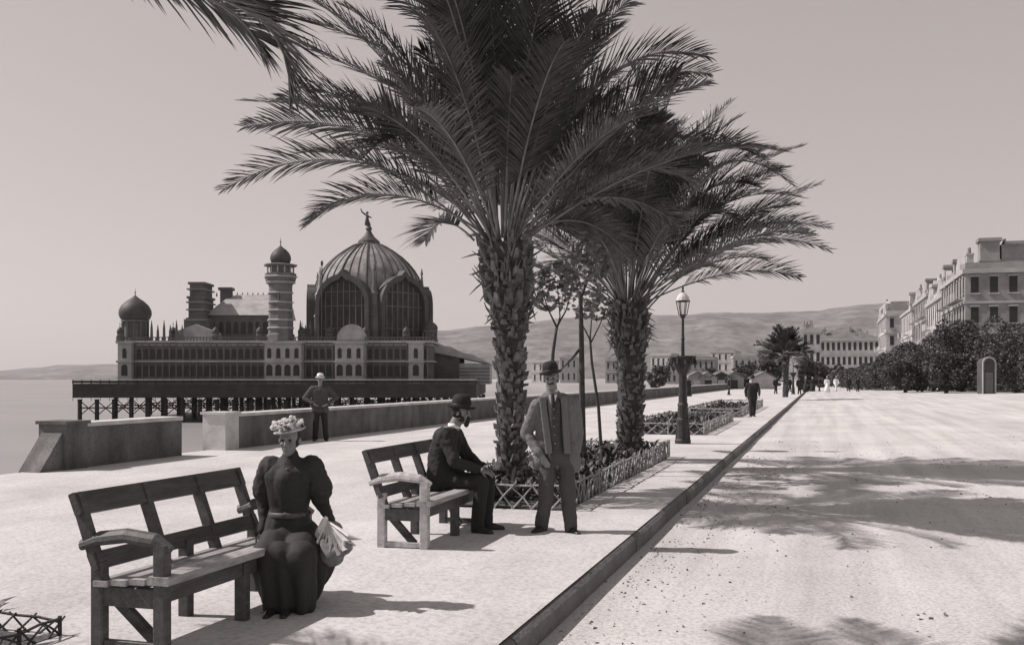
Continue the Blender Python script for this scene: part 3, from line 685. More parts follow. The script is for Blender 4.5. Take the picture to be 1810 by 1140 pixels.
for zz in (588, 556, 530):
    o = wm.copy(); COL.objects.link(o); o.parent = cas; o.location = (fx(496, 1.5), 1.5 - 20.5 * (DC+1.5) / F * .93, fz(zz, 1.5))
# great dome
yy = 14; kd = (DC + yy) / F; cx, dcx = fx(652, yy), 652
def dz(py): return fz(py, yy)
dprof = [(90, 562), (92, 548), (93, 532), (92.5, 516), (91, 503), (87, 491), (79, 478), (69, 466), (57, 455), (43, 445), (30, 437), (23, 434)]
part('dome', M_dome, lambda b: b.lathe([(a * kd, dz(p)) for a, p in dprof], 48, (cx, yy, 0)), cas, True)
def ribs(b):
    for i in range(36):
        g = 2*math.pi*i/36 + .1; b.tube([(cx + (a+.6)*kd*math.cos(g), yy + (a+.6)*kd*math.sin(g), dz(p)) for a, p in dprof], .20 if i % 3 == 0 else .09, 5)
part('dome_ribs', M_lead, ribs)
part('dome_cap', M_lead, lambda b: b.lathe([(a*kd, dz(p)) for a, p in ((24, 440), (25, 434), (20, 431), (19, 427), (11, 420), (6, 413), (4, 408), (6, 405), (4.5, 402), (2.5, 398), (1.5, 394))], 16, (cx, yy, 0)))
def statue(b):
    x, y, z = fx(649, yy), yy, dz(396); k = 1.35
    def c(p, q_, r0, r1): b.cap((x + p[0]*k, y, z + p[1]*k), (x + q_[0]*k, y, z + q_[1]*k), r0*k, r1*k)
    c((-.1, 0), (.05, 1.0), .24, .18); c((.3, -.1), (.05, .5), .15, .18); b.ball((x + .02, y, z + 1.4*k), .24)
    c((-.05, 1.05), (-.65, 1.5), .12, .09); c((0, 1.0), (.5, .8), .11, .08); c((-.65, 1.5), (-.8, 1.9), .09, .06)
part('statue', M_lead, statue)
hexR = 93 * kd / math.cos(R(30)) * .95
part('drum', M_stone, lambda b: b.prism([(cx + hexR*math.sin(R(13 + 60*i)), yy - hexR*math.cos(R(13 + 60*i))) for i in range(6)], fz(603), dz(548)))
for i in range(6):
    ang = R(-17 + 60 * i); nrm = Vector((math.sin(ang), -math.cos(ang), 0)); ap = hexR * math.cos(R(30))
    Mx = Matrix.Translation((cx + nrm.x*(ap + .1), yy + nrm.y*(ap + .1), 0)) @ Matrix.Rotation(ang, 4, 'Z') @ Matrix(((1,0,0,0),(0,0,-1,0),(0,1,0,0),(0,0,0,1)))
    zb, zs, hw = fz(603), dz(545), 4.75
    def ogee(w, zs, top, n=10):
        P = [(w, zb), (w, zs)] + [(w * math.cos(math.pi/2*k/n), zs + (top - zs) * .86 * math.sin(math.pi/2*k/n)) for k in range(1, n)]
        return P + [(w*.07, zs + (top - zs) * .93), (0, top)]
    o_ = ogee(hw, zs, dz(486 if i in (0, 1) else 505)); i_ = ogee(hw - .75, zs, dz(497 if i in (0, 1) else 514)); 
    def ringf(b):
        full = o_ + [(-x, z) for x, z in o_[-2::-1]]; inn = i_ + [(-x, z) for x, z in i_[-2::-1]]; n = len(full)
        vs = [Mx @ Vector((x, z, d)) for d in (0, 1.7) for x, z in full] + [Mx @ Vector((x, z, d)) for d in (0, 1.7) for x, z in inn]
        fs = []
        for k in range(n - 1):
            fs += [(n+k, n+k+1, 3*n+k+1, 3*n+k), (k, k+1, n+k+1, n+k), (2*n+k, 3*n+k, 3*n+k+1, 2*n+k+1)]
        b.add(vs, fs)
    part('arch', M_lead, ringf)
    part('arch_gable', M_stone, lambda b: b.prism([(x*.985, z - .05) for x, z in (o_ + [(-x, z) for x, z in o_[-2::-1]])], -4.4, .5, Mx))
    inn = i_ + [(-x, z) for x, z in i_[-2::-1]]
    part('arch_window', mat('arch_glass', .05, .4, .8, .6, spec=.15), lambda b: b.prism(inn, .5, .75, Mx))
    def mull(b):
        for k in range(-3, 4):
            x = k * 1.08; zt = zs + (dz(497 if i in (0, 1) else 514) - zs) * .80 * math.sqrt(max(0, 1 - (x / (hw - .7)) ** 2)); b.box((x - .09, zb, .75), (x + .09, zt, 1.0), Mx)
        for zz in (zb + 2.2, zs - .3, zs + 2.0): b.box((-hw + .7, zz, .76), (hw - .7, zz + .16, .95), Mx)
    part('mullions', M_stone, mull)
    g2 = R(13 + 60 * i); px_, py_ = cx + hexR*.985*math.sin(g2), yy - hexR*.985*math.cos(g2)
    part('buttress', M_stoneL if i in (5,) else M_stone, lambda b: b.lathe([(.95, fz(603)), (.95, dz(566)), (1.15, dz(564)), (.9, dz(560)), (.75, dz(530)), (.9, dz(527)), (.55, dz(522)), (.28, dz(506)), (.14, dz(490)), (.24, dz(488)), (.04, dz(478))], 8, (px_, py_, 0)))  # left buttress in pale stone: its sunlit side put into the colour
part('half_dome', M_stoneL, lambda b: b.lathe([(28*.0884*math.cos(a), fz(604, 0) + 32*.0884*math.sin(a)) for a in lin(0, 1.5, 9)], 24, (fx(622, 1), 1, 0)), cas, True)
part('flag_pole', M_lead, lambda b: b.lathe([(.12, fz(600, 4)), (.08, fz(470, 4)), (.22, fz(468, 4)), (.2, fz(463, 4)), (.02, fz(460, 4))], 6, (fx(569, 4), 4, 0)))
part('turret', M_stone, lambda b: drum(b, 760, 13, 604, 584, 8, 8)); onion('turret_dome', 760, 586, 566, 14, 8); spire(760, 568, 558, 8)
def crest(b):
    x = fx(372, 14)
    while x < fx(478, 14): b.lathe([(.10, fz(523, 16)), (.16, fz(520, 16)), (.02, fz(515, 16))], 5, (x, 17.7, 0)); x += .9
part('roof_cresting', M_lead, crest)
for p, yy_, r_ in ((306, 4, 7), (381, 3, 6), (459, 1.5, 6), (534, 1.5, 7), (584, 2, 8), (646, 2, 7), (718, 1, 6), (212, -.5, 5)):
    o_t = part('corner_turret', M_stone, lambda b: drum(b, p, r_, 603, 590, yy_, 8)); onion('turret_dome', p, 591, 577, r_ * 1.1, yy_, M_lead, 10); spire(p, 578, 568, yy_, .07)
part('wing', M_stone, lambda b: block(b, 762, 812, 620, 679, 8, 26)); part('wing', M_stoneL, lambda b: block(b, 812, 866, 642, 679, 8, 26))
part('wing_roof', M_slate, lambda b: b.prism([(fx(758, 7), fz(621, 7)), (fx(758, 7), fz(611, 7)), (fx(795, 7), fz(612, 7)), (fx(815, 7), fz(622, 7)), (fx(838, 7), fz(628, 7)), (fx(862, 7), fz(640, 7)), (fx(868, 7), fz(643, 7))], 7, 27, XZ))
def louv(b):
    for p in range(8): b.box((fx(770, 8), 7.7, fz(676 - p*6, 8)), (fx(866 if p < 5 else 812, 8), 8, fz(674.4 - p*6, 8)))
part('louvres', M_stone, louv)

# ------------------------------------------------------------------ buildings on the right and far away
def building(label, pl, pr, ytop, d, Ln, bays, storeys, roof='flat', m_=None, group='buildings along the far side of the road', extra=None, rz=0.0, zb=.3):
    w = (pr - pl) * d / F; b0 = C((pl - CX) * d / F, d, zb); h = (HY - ytop) * d / F + H - zb
    root = thing('building', label, 'building', b0, rz, group); m_ = m_ or M_bld
    mb = MB(); mb.box((0, 0, -1.5), (w, Ln, h)); wall = mb.build('wall', m_, root)
    mb = MB(); sh = h / storeys
    for k in range(1, storeys + 1): mb.box((-.3 if k == storeys else -.14, -.3 if k == storeys else -.14, k*sh - .35), (w + .14, Ln + .14, k*sh + (.12 if k == storeys else -.1)))
    mb.build('cornice', M_stoneL, root)
    win = MB(); win.box((-.05, -.38, 0), (.06, .38, sh * .54)); wf = MB(); wf.box((-.16, -.55, -.14), (.0, .55, -.002)); wf.box((-.12, -.5, sh*.54 + .002), (.0, .5, sh*.54 + .16))
    first = None; n = 0
    for k in range(storeys):
        spots = [(0, (j + .5) * Ln / bays[1], 0) for j in range(bays[1])] + [((j + .5) * w / bays[0], 0, math.pi/2) for j in range(bays[0])]
        for x, y, g in spots:
            if n >= 96: break
            n += 1
            if first is None:
                o = win.build('window', M_glass, root); s_ = wf.build('sill', M_stoneL, o); first = (o, s_)
            else:
                o = first[0].copy(); COL.objects.link(o); o.parent = root; s_ = first[1].copy(); COL.objects.link(s_); s_.parent = o
            o.location = (x, y, k*sh + sh*.24); o.rotation_euler = (0, 0, g)
    mb = MB()
    if roof == 'hip':
        t = min(w, Ln) * .35; vs = [(-.2,-.2,h+.12),(w+.2,-.2,h+.12),(w+.2,Ln+.2,h+.12),(-.2,Ln+.2,h+.12),(w*.42,t,h+t*.6),(w*.58,t,h+t*.6),(w*.58,Ln-t,h+t*.6),(w*.42,Ln-t,h+t*.6)]
        mb.add(vs, [(0,1,5,4),(1,2,6,5),(2,3,7,6),(3,0,4,7),(4,5,6,7),(3,2,1,0)])
    else:
        for a in ((0,0,w,.25),(0,Ln-.25,w,Ln),(0,.25,.25,Ln-.25),(w-.25,.25,w,Ln-.25)): mb.box((a[0],a[1],h+.121),(a[2],a[3],h+.8))
        mb.box((.25,.25,h+.13),(w-.25,Ln-.25,h+.3))
    mb.build('roof', M_roof if roof == 'hip' else m_, root)
    if roof == 'mansard':
        mb = MB(); a = 1.1; hh = 2.0
        vs = [(.1,.1,h+.82),(w-.1,.1,h+.82),(w-.1,Ln-.1,h+.82),(.1,Ln-.1,h+.82),(a,a,h+.82+hh),(w-a,a,h+.82+hh),(w-a,Ln-a,h+.82+hh),(a,Ln-a,h+.82+hh)]
        mb.add(vs, [(0,1,5,4),(1,2,6,5),(2,3,7,6),(3,0,4,7),(4,5,6,7),(3,2,1,0)]); mb.build('mansard_roof', M_roof, root)
        for j in range(max(2, int(Ln / 4.5))):
            y = (j + .5) * Ln / max(2, int(Ln / 4.5)); mb = MB(); mb.box((.15, y - .6, h + .9), (1.4, y + .6, h + 2.4)); mb.prism([(-.8, h + 2.4), (.8, h + 2.4), (0, h + 3.0)], .0, 1.5, Matrix(((0,0,1,.1),(1,0,0,y),(0,1,0,0),(0,0,0,1)))); dm = mb.build('dormer', M_bld, root)
            mb = MB(); mb.box((.1, y - .35, h + 1.1), (.149, y + .35, h + 2.1)); mb.build('dormer_window', M_glass, dm)
    if storeys >= 3 and Ln > 15:                              # balconies along the road front
        q = random.Random(int(pl))
        for k in range(1, storeys):
            for j in range(bays[1]):
                if q.random() < .45:
                    y = (j + .5) * Ln / bays[1]; mb = MB(); mb.box((-1.0, y - .9, k*sh + .02), (-.15, y + .9, k*sh + .16)); mb.box((-1.0, y - .9, k*sh + .15), (-.93, y + .9, k*sh + .95)); mb.build('balcony', m_, root)
    if storeys >= 3 and Ln > 15:
        q = random.Random(int(pl) + 3)
        for k in range(6):
            x, y, ch = q.uniform(.05, .9) * w, q.uniform(.04, .95) * Ln, q.uniform(1.2, 3.2); mb = MB(); mb.box((x - .35, y - .7, h), (x + .35, y + .7, h + ch)); mb.box((x - .42, y - .77, h + ch), (x + .42, y + .77, h + ch + .18)); cs_ = mb.build('chimney', M_bld2 if k % 2 else M_bld, root)
            for j in (-.45, 0, .45):
                mb = MB(); mb.lathe([(.13, h + ch + .18), (.10, h + ch + .75), (.14, h + ch + .8)], 6, (x, y + j, 0)); mb.build('chimney_pot', M_roof, cs_)
        if roof != 'hip':
            for y in (Ln * .2, Ln * .75):
                mb = MB(); mb.prism([(-1.9, h + .13), (1.9, h + .13), (1.7, h + .9), (0, h + 2.1), (-1.7, h + .9)], -.18, .45, Matrix(((0,0,1,0),(1,0,0,y),(0,1,0,0),(0,0,0,1)))); mb.build('pediment', M_stoneL, root)
    for (ux, uy, cw, ch, mm) in (extra or []):
        mb = MB(); x, y = ux * w, uy * Ln
        mb.box((x - cw/2, y - cw/2, h - .5), (x + cw/2, y + cw/2, h + ch)); mb.box((x - cw/2 - .2, y - cw/2 - .2, h + ch), (x + cw/2 + .2, y + cw/2 + .2, h + ch + .35)); 
        if ch > 1.6: mb.box((x - cw/2 - .12, y - cw/2 - .12, h + ch*.3), (x + cw/2 + .12, y + cw/2 + .12, h + ch*.3 + .2))
        mb.build('chimney' if cw < 1.6 else 'tower', mm or m_, root)
    return root
building('tall grey hotel with two square roof towers at the right edge', 1706, 1830, 478, 108, 22, (4, 9), 4, extra=[(.34, .08, 1.9, 3.1, None), (.72, .1, 2.4, 2.7, M_bld2), (.05, .35, 1.2, 1.6, M_bld2), (.05, .75, 1.3, 1.9, None)], m_=M_bld2)
building('pale villa with chimney stacks just left of the tall hotel', 1668, 1760, 520, 132, 22, (3, 8), 3, 'mansard', extra=[(.12, .2, 1.3, 2.6, M_bld2), (.08, .6, 1.1, 2.0, None), (.5, .3, 1.2, 3.2, None)])
building('grey stepped apartment house in the middle of the right hand row', 1640, 1720, 520, 158, 24, (3, 8), 4, extra=[(.1, .1, 1.4, 2.2, None), (.15, .5, 1.2, 1.4, M_bld2), (.6, .3, 2.2, 2.2, None)], m_=M_bld2)
building('white house with small corner turret in the right hand row', 1612, 1670, 545, 185, 26, (3, 7), 3, 'hip', extra=[(.1, .05, 1.8, 2.6, None), (.2, .6, 1.2, 1.8, M_bld2)])
building('square pale block with dark flat roof at the far end of the right hand row', 1566, 1625, 556, 215, 30, (3, 8), 4, 'mansard', extra=[(.4, .2, 4.2, 1.6, M_bld2), (.9, .3, 1.3, 2, None)])
building('long pale building with dark roof line beyond the end of the road', 1440, 1548, 600, 290, 20, (12, 4), 3, 'hip', extra=[(.1, .3, 1.6, 3, None), (.7, .4, 1.4, 3, None)])
building('pale gabled house right of the distant palm', 1418, 1450, 585, 250, 18, (3, 4), 3, 'hip')
far = [(1150, 1188, 628, 420, 'small white house left of the street lamp by the shore', 2), (1178, 1206, 640, 380, 'low pale house directly behind the street lamp', 2), (1214, 1262, 634, 430, 'wide low house on the shore right of the street lamp', 2),
       (1256, 1300, 622, 460, 'pale three storey house under the middle of the hill', 3), (1296, 1340, 632, 400, 'square house behind the walking man', 2), (1338, 1372, 618, 430, 'tall pale house left of the distant palm', 3),
       (940, 975, 640, 480, 'distant house seen left of the standing man\'s hat', 2), (990, 1020, 632, 460, 'distant house seen right of the standing man\'s hat', 2), (1070, 1090, 636, 440, 'distant house seen left of the shaggy palm trunk', 2)]
for i, (a, b_, t, d, lb, st) in enumerate(far):
    building(lb, a, b_, t, d, 10 + i % 3 * 3, (max(2, int((b_ - a) / 9)), 3), st, 'hip' if i % 2 else 'flat', (M_bld, M_stoneL, M_bld2)[i % 3], 'small houses across the bay', rz=(-.2, .15, 0)[i % 3], zb=-.6)
# beach huts
for i, (px, py, w_, lb) in enumerate(((1232, 684, 3.0, 'dark beach tent nearest the street lamp'), (1252, 682, 2.6, 'second beach tent from the street lamp, pale fronted'), (1275, 681, 3.4, 'wide dark beach tent in the middle of the tent row'), (1298, 680, 2.8, 'fourth beach tent, just left of the walking man'), (1352, 681, 3.2, 'beach tent right of the walking man'))):
    p = C((px - CX) * 150 / F, 150, .15); t = thing('beach_tent', lb, 'tent', p, TH, 'beach tents by the shore')
    b = MB(); b.prism([(-w_/2, -2), (w_/2, -2), (w_/2, 1.5), (0, 2.3), (-w_/2, 1.5)], 0, 3, XZ); b.build('canvas', (M_bld2, M_bld, M_iron)[i % 3], t)
    b = MB(); b.prism([(-.5, -1.9), (.5, -1.9), (.5, 1.2), (-.5, 1.2)], -.06, -.01, XZ); b.build('door_flap', M_glass if i % 2 else M_stoneL, t)
    b = MB(); b.prism([(-w_/2 - .2, 1.42), (0, 2.32), (w_/2 + .2, 1.42), (w_/2 + .2, 1.55), (0, 2.48), (-w_/2 - .2, 1.55)], -.3, 3.2, XZ); b.build('roof', M_roof, t)

# ------------------------------------------------------------------ trees on the right
def broad_tree(label, px, py, d, hw, ytop, seed, n=7500, size=.16, mat_=M_fol, group='dense trees across the road', zb=.35):
    q = random.Random(seed); b = C((px - CX) * d / F, d, zb); h = (HY - ytop) * d / F + H - zb; w = hw * d / F
    root = thing('tree', label, 'tree', b, 0, group)
    mb = MB(); limb(mb, [(0, 0, -.4), (.1, 0, h*.3), (-.1, .1, h*.6)], .22, .1)
    for k in range(5):
        g = q.uniform(0, 6.28); limb(mb, [(0, 0, h*.25), (w*.3*math.cos(g), w*.3*math.sin(g), h*.5), (w*.6*math.cos(g), w*.6*math.sin(g), h*.7)], .1, .03, 5)
    mb.build('trunk', M_bark, root)
    mb = MB(); bl = [((0, 0, h*.5), (w*.7, w*.7, h*.48))]
    for k in range(13):
        g = q.uniform(0, 6.28); e = q.uniform(.15, .88); rr = w * q.uniform(.25, .42); k2 = math.sin(math.pi * min(.95, e)) * .35 + .45
        bl.append(((w*k2*math.cos(g), w*k2*math.sin(g), h*e), (rr, rr, min(rr, h*.22))))
    leafcloud(mb, bl, n, size, q); mb.build('crown', mat_, root); return root
tl = [(1800, 692, 92, 62, 566, 'tall dark tree cut by the right edge of the picture'), (1748, 690, 97, 40, 588, 'dark tree directly behind the pale kiosk'), (1700, 689, 103, 50, 560, 'tallest dark domed tree left of the pale kiosk'),
      (1650, 688, 112, 46, 588, 'broad dark tree in the middle of the right hand clump'), (1605, 687, 120, 40, 602, 'dark tree under the stepped apartment house'), (1568, 686, 130, 36, 622, 'lower dark tree under the square pale block'),
      (1535, 686, 140, 32, 640, 'low dark bushy tree near the end of the clump'), (1505, 685, 150, 28, 650, 'last small tree at the left end of the right hand clump'), (1672, 691, 98, 40, 620, 'low bush in front of the broad dark tree'), (1600, 690, 108, 40, 634, 'low wide bush in front of the clump')]
for i, (px, py, d, hw, yt, lb) in enumerate(tl): broad_tree(lb, px, py, d, hw, yt, 40 + i)
m = MB(); q = random.Random(77)
for i in range(26):
    a = i / 25; px = 1480 + 340 * a; d = 150 - 60 * a ** .8; p = C((px - CX) * d / F, d - 2.5, .9); hz = 1.4 + 1.5 * a; leafcloud(m, [(p + Vector((0, 0, hz * .45)), (2.3, 1.7, hz))], 900, .15, q)
tag(m.build('hedge', M_fol), 'continuous dark clipped hedge along the foot of the trees across the road', 'hedge')
fl = [(1165, 655, 210, 20, 646, 'round bush just left of the street lamp base'), (1258, 680, 190, 18, 650, 'bush among the beach tents'), (1320, 680, 180, 26, 645, 'dark tree behind the walking man'), (1358, 680, 170, 24, 628, 'dark tree left of the distant palm'),
      (1425, 690, 140, 18, 630, 'dark tree right of the distant lamp'), (1450, 690, 190, 18, 640, 'small dark tree at the end of the road'), (1478, 690, 200, 20, 646, 'small tree left of the long hedge')]
for i, (px, py, d, hw, yt, lb) in enumerate(fl): broad_tree(lb, px, py, d, hw, yt, 60 + i, 1100, .45, M_fol, 'trees down the promenade', -.3)
# pale kiosk across the road
kp = C((1748 - CX) * 90 / F, 90, .25); kk = thing('kiosk', 'narrow pale arched kiosk in front of the trees at right', 'kiosk', kp, TH)
def ap(w, h, n=10): return arch_pts(w, h, n)
b = MB(); b.prism(ap(1.1, 3.2), 0, 1.1, XZ); b.build('body', M_bld3, kk)
b = MB(); o1, i1 = ap(1.22, 3.3), ap(.98, 3.14); n = len(o1)
b.add([XZ @ Vector((x, z, d)) for d in (-.12, -.005) for x, z in o1] + [XZ @ Vector((x, z, d)) for d in (-.12, -.005) for x, z in i1],
      [f for k in range(n) for f in ((k, (k+1) % n, 2*n + (k+1) % n, 2*n + k), (k, n + k, n + (k+1) % n, (k+1) % n), (2*n+k, 2*n+(k+1)%n, 3*n+(k+1)%n, 3*n+k))]); b.build('arch_frame', M_stoneL, kk)
b = MB(); b.box((-.34, -.06, .05), (.34, -.004, 1.9)); b.build('door', M_roof, kk)

# ------------------------------------------------------------------ people
def hand(mb, w, d, palm_n, curl=.5, right=1, s=1.0):             # wrist, direction of the fingers, palm normal
    w, d, pn = Vector(w), Vector(d).normalized(), Vector(palm_n); pn = (pn - d * pn.dot(d)).normalized(); a = d.cross(pn) * right
    for k in range(4): 
        o = (k - 1.5) * .020 * s
        mb.cap(w + a*o*.6, w + d*.085*s + a*o, .015*s, .012*s)
        l = (.068, .078, .074, .056)[k] * s; p = w + d*.09*s + a*o; dd = d
        for j in range(3):
            dd = (dd + pn * curl * (.45 + .1*j)).normalized(); e = p + dd * l * (.45, .32, .25)[j]; mb.cap(p, e, .0092*s - .0008*j, .0088*s - .0008*j); p = e
    p = w + d*.025*s - a*.028*s; e = p + (d*.6 - a*.8 + pn*.25).normalized() * .045*s; mb.cap(p, e, .013*s, .011*s); mb.cap(e, e + (d*.9 - a*.25 + pn*.4).normalized()*.035*s, .011*s, .009*s)
def head(mb, c, f, up, s=1.0):                                   # centre, facing, up
    c, f, u = Vector(c), Vector(f).normalized(), Vector(up).normalized(); u = (u - f*u.dot(f)).normalized(); r = f.cross(u)
    M = Matrix((r, f, u)).transposed()
    def e(p, rad): mb.ball(c + M @ Vector(p)*s, tuple(x*s for x in rad), 14, 9, M)
    e((0, -.012, .03), (.076, .095, .092)); e((0, .03, -.035), (.056, .062, .075)); e((0, .055, -.09), (.032, .030, .026)); e((0, .078, .028), (.05, .022, .014))
    mb.cap(c + M @ Vector((0, .088, .02))*s, c + M @ Vector((0, .108, -.025))*s, .009*s, .015*s)
    e((.035, .075, -.02), (.02, .016, .016)); e((-.035, .075, -.02), (.02, .016, .016)); e((0, .085, -.055), (.026, .012, .007)); e((0, .083, -.069), (.022, .011, .007))
    e((.078, -.01, -.005), (.010, .02, .032)); e((-.078, -.01, -.005), (.010, .02, .032))
    return M
def bowler(root, c, M, s=1.0, m_=None, band=None, tall=.13, brim=.045):
    MM = M.to_4x4(); MM.translation = Vector(c)
    b = MB(); R0 = .098*s; pr = [(R0 + brim, .012), (R0 + brim, .020), (R0 + brim*.6, .006), (R0, .004), (R0*1.0, .05), (R0*.97, tall*.6), (R0*.82, tall*.86), (R0*.5, tall*.98), (.004, tall)]
    b.lathe([(.004, -.004), (R0*.98, -.006), (R0 + brim*.6, -.004)] + pr, 24, (0, 0, 0), MM, .88, 1.08); h = b.build('hat', m_ or M_felt, root, True)
    b = MB(); b.lathe([(R0*1.0, .006), (R0*1.03, .01), (R0*1.03, .036), (R0*1.0, .04)], 24, (0, 0, 0), MM, .88, 1.08); b.build('hat_band', band or M_shoe, h, True)
def shoe(root, a, d, s=1.0):
    a, d = Vector(a), Vector(d); d.z = 0; d.normalize(); b = MB()
    b.cap(a + Vector((0, 0, -.04)) - d*.03, a + d*.09 + Vector((0, 0, -.05)), .045*s, .042*s); b.cap(a + d*.06 + Vector((0, 0, -.055)), a + d*.17 + Vector((0, 0, -.062)), .043*s, .033*s); b.cap(a + Vector((0, 0, .06)), a + Vector((0, 0, -.03)), .05*s, .045*s)
    o = fused(b, 'shoe', M_shoe, root, .01, 4)
    for v in o.data.vertices:
        if v.co.z < a.z - .085: v.co.z = a.z - .085
def eyes(root, c, M):
    for sg in (-1, 1):
        b = MB(); b.ball(Vector(c) + M @ Vector((sg*.031, .081, .012)), .0105, 8, 6); b.build('eye', M_shoe, root, True)

# --- standing man: local x = camera right, y = away, z up; px helper on his own plane
dS = 10.85; PS = G(983, 941); sS = dS / F
def P(px, py, y=0.0): return Vector(((px - 983) * sS, y, (941 - py) * sS))
man = thing('person', 'man in dark open jacket and bowler hat standing with hand in pocket before the palm', 'person', PS, TH)
hc = P(974, 669, -.02); fdir = (-.12, -1, -.06); upv = (-.05, 0, 1)
nk = P(976, 690); sl, sr = P(951, 716, .0), P(1012, 715, .03); el, wl_ = P(930, 766, .05), P(955, 802, -.10); er, wr = P(1024, 764, .09), P(1015, 806, .0)
hl, hr = P(969, 812), P(1000, 812); kl, kr = P(965, 873, -.05), P(1004, 875, -.02); al, ar = P(957, 927, .02), P(1008, 929, -.06)
b = MB(); M_h = head(b, hc, fdir, upv); b.cap(nk - Vector((0, 0, .06)), hc - Vector((0, -.02, .03)), .066, .058); b.cap(nk - Vector((0, 0, .12)), hl.lerp(hr, .5) + Vector((0, .03, .05)), .05, .05)
b.cap(sl, el, .035, .032); b.cap(el, wl_, .032, .024); b.cap(sr, er, .035, .032); b.cap(er, wr, .032, .024); b.cap(nk - Vector((0, 0, .1)), sl, .05, .035); b.cap(nk - Vector((0, 0, .1)), sr, .05, .035)
b.cap(hl, kl, .06, .045); b.cap(kl, al, .045, .035); b.cap(hr, kr, .06, .045); b.cap(kr, ar, .045, .035)
hand(b, wl_, (.5, -.1, -.8), (.3, .9, 0), .5, 1); hand(b, wr, (-.3, -.3, -.9), (-.8, .3, 0), .7, -1)
fused(b, 'body', M_skin, man, .007, 3); eyes(man, hc, M_h)
hatM = Matrix.Rotation(R(-6), 3, 'Y') @ M_h
bowler(man, hc + M_h @ Vector((0, -.01, .062)), hatM)
b = MB(); b.ball(hc + M_h @ Vector((0, -.03, .02)), (.084, .09, .085)); b.build('hair', M_hair, man, True)
b = MB(); b.cap(hc + M_h @ Vector((-.03, .088, -.046)), hc + M_h @ Vector((0, .1, -.04)), .008, .013); b.cap(hc + M_h @ Vector((.03, .088, -.046)), hc + M_h @ Vector((0, .1, -.04)), .008, .013); b.build('moustache', M_hair, man, True)
b = MB()                                                         # jacket: back, sides, sleeves, skirts; open in front
ch = P(983, 728, .03); ws = P(984, 775, .03); sk = P(985, 812, .03)
b.cap(nk - Vector((0, -.03, .04)), sl + Vector((.03, 0, 0)), .075, .085); b.cap(nk - Vector((0, -.03, .04)), sr - Vector((.03, 0, 0)), .075, .085)
for x0, top_, bot in ((-.13, .0, .0), (.13, .0, .0), (0, 0, 0)):
    b.cap(ch + Vector((x0*.9, .0, .05)), ws + Vector((x0*.85, 0, 0)), .115, .105); b.cap(ws + Vector((x0*.85, 0, 0)), sk + Vector((x0*1.05, 0, 0)), .105, .115)
b.cap(sk + Vector((-.14, .0, 0)), P(962, 822, .03), .10, .09); b.cap(sk + Vector((.15, 0, 0)), P(1012, 822, .03), .10, .09)
b.cap(sl, el, .085, .066); b.cap(el, wl_ + (el - wl_)*.12, .066, .052); b.cap(sr, er, .085, .066); b.cap(er, wr + (er - wr)*.1, .066, .052)
fused(b, 'jacket', M_tweed, man, .011, 4, .015, 11)
b = MB(); b.cap(P(978, 712, -.05), P(980, 770, -.065), .085, .075, 1.0); b.cap(P(980, 770, -.065), P(982, 800, -.05), .075, .09); fused(b, 'waistcoat', mat('waistcoat_cloth', .06, .4, 30, .9), man, .012, 4, .004)
b = MB()
for sg, top_, bot in ((-1, P(958, 700, -.085), P(970, 800, -.14)), (1, P(996, 700, -.085), P(1002, 800, -.135))):
    b.bar(top_, bot, .075, .03, (0, -1, 0))
fused(b, 'lapels', M_tweed, man, .009, 4)
b = MB()
for k in range(5): b.ball(P(978 + k*.6, 722 + k*15, -.143 - .001*k), .007, 8, 6)
b.build('buttons', M_mid, man, True)
for px in (956, 1012):
    b = MB(); b.bar(P(px - 7, 786, -.095), P(px + 7, 785, -.095), .02, .035, (0, 0, 1)); b.build('pocket_flap', M_tweed, man)
b = MB(); b.lathe([(.056, 0), (.060, .03), (.057, .055), (.05, .05), (.05, 0)], 18, nk + Vector((0, .0, -.035))); b.build('collar', M_shirt, man, True)
b = MB(); b.prism([(-.045, 0), (.045, 0), (.0, -.17)], -.012, .012, Matrix.Translation(P(976, 697, -.12)) @ XZ); b.build('shirt_front', M_shirt, man)
b = MB(); b.cap(P(976, 697, -.125), P(977, 715, -.145), .018, .022); b.build('necktie', M_suit, man, True)
b = MB()
for h_, k_, a_ in ((hl, kl, al), (hr, kr, ar)): b.cap(h_ + Vector((0, .02, .06)), k_, .105, .082); b.cap(k_, a_ + Vector((0, 0, -.015)), .082, .072)
b.ball(P(985, 806, -.07), (.13, .08, .10)); b.cap(hl + Vector((0, .02, .1)), hr + Vector((0, .02, .1)), .11, .11); fused(b, 'trousers', M_suit3, man, .011, 4, .012, 11)
shoe(man, al, (-.55, -1, 0), 1.1); shoe(man, ar, (.45, -1, 0), 1.1)

# --- seated man on the second bench. world axes about the bench: f = +X (front), l = +Y
by = 9.02 + 1.30; bx = -3.62
def Q(f, l, z): return Vector((f, l, z))
sit = thing('person', 'man in dark suit and bowler hat sitting hunched on the bench with forearms on knees', 'person', (bx - .22, by, 0), R(1))
hc = Q(.14, 0, 1.275); fdir = (1, -.1, -.12); upv = (.1, 0, 1); nk = Q(.06, 0, 1.125)
sl, sr = Q(.0, .19, 1.03), Q(.02, -.19, 1.03); hl, hr = Q(-.08, .10, .53), Q(-.08, -.10, .53); kl, kr = Q(.40, .13, .55), Q(.41, -.12, .55); al, ar = Q(.38, .13, .09), Q(.36, -.13, .09)
el, er = Q(.14, .27, .77), Q(.16, -.26, .77); wl_, wr = Q(.37, .12, .68), Q(.38, -.10, .68)
b = MB(); M_h = head(b, hc, fdir, upv); b.cap(nk - Vector((.03, 0, .05)), hc - Vector((.025, 0, .04)), .07, .06); b.cap(nk - Vector((.04, 0, .1)), Q(-.08, 0, .58), .06, .06)
b.cap(nk - Vector((.04, 0, .1)), sl, .05, .04); b.cap(nk - Vector((.04, 0, .1)), sr, .05, .04)
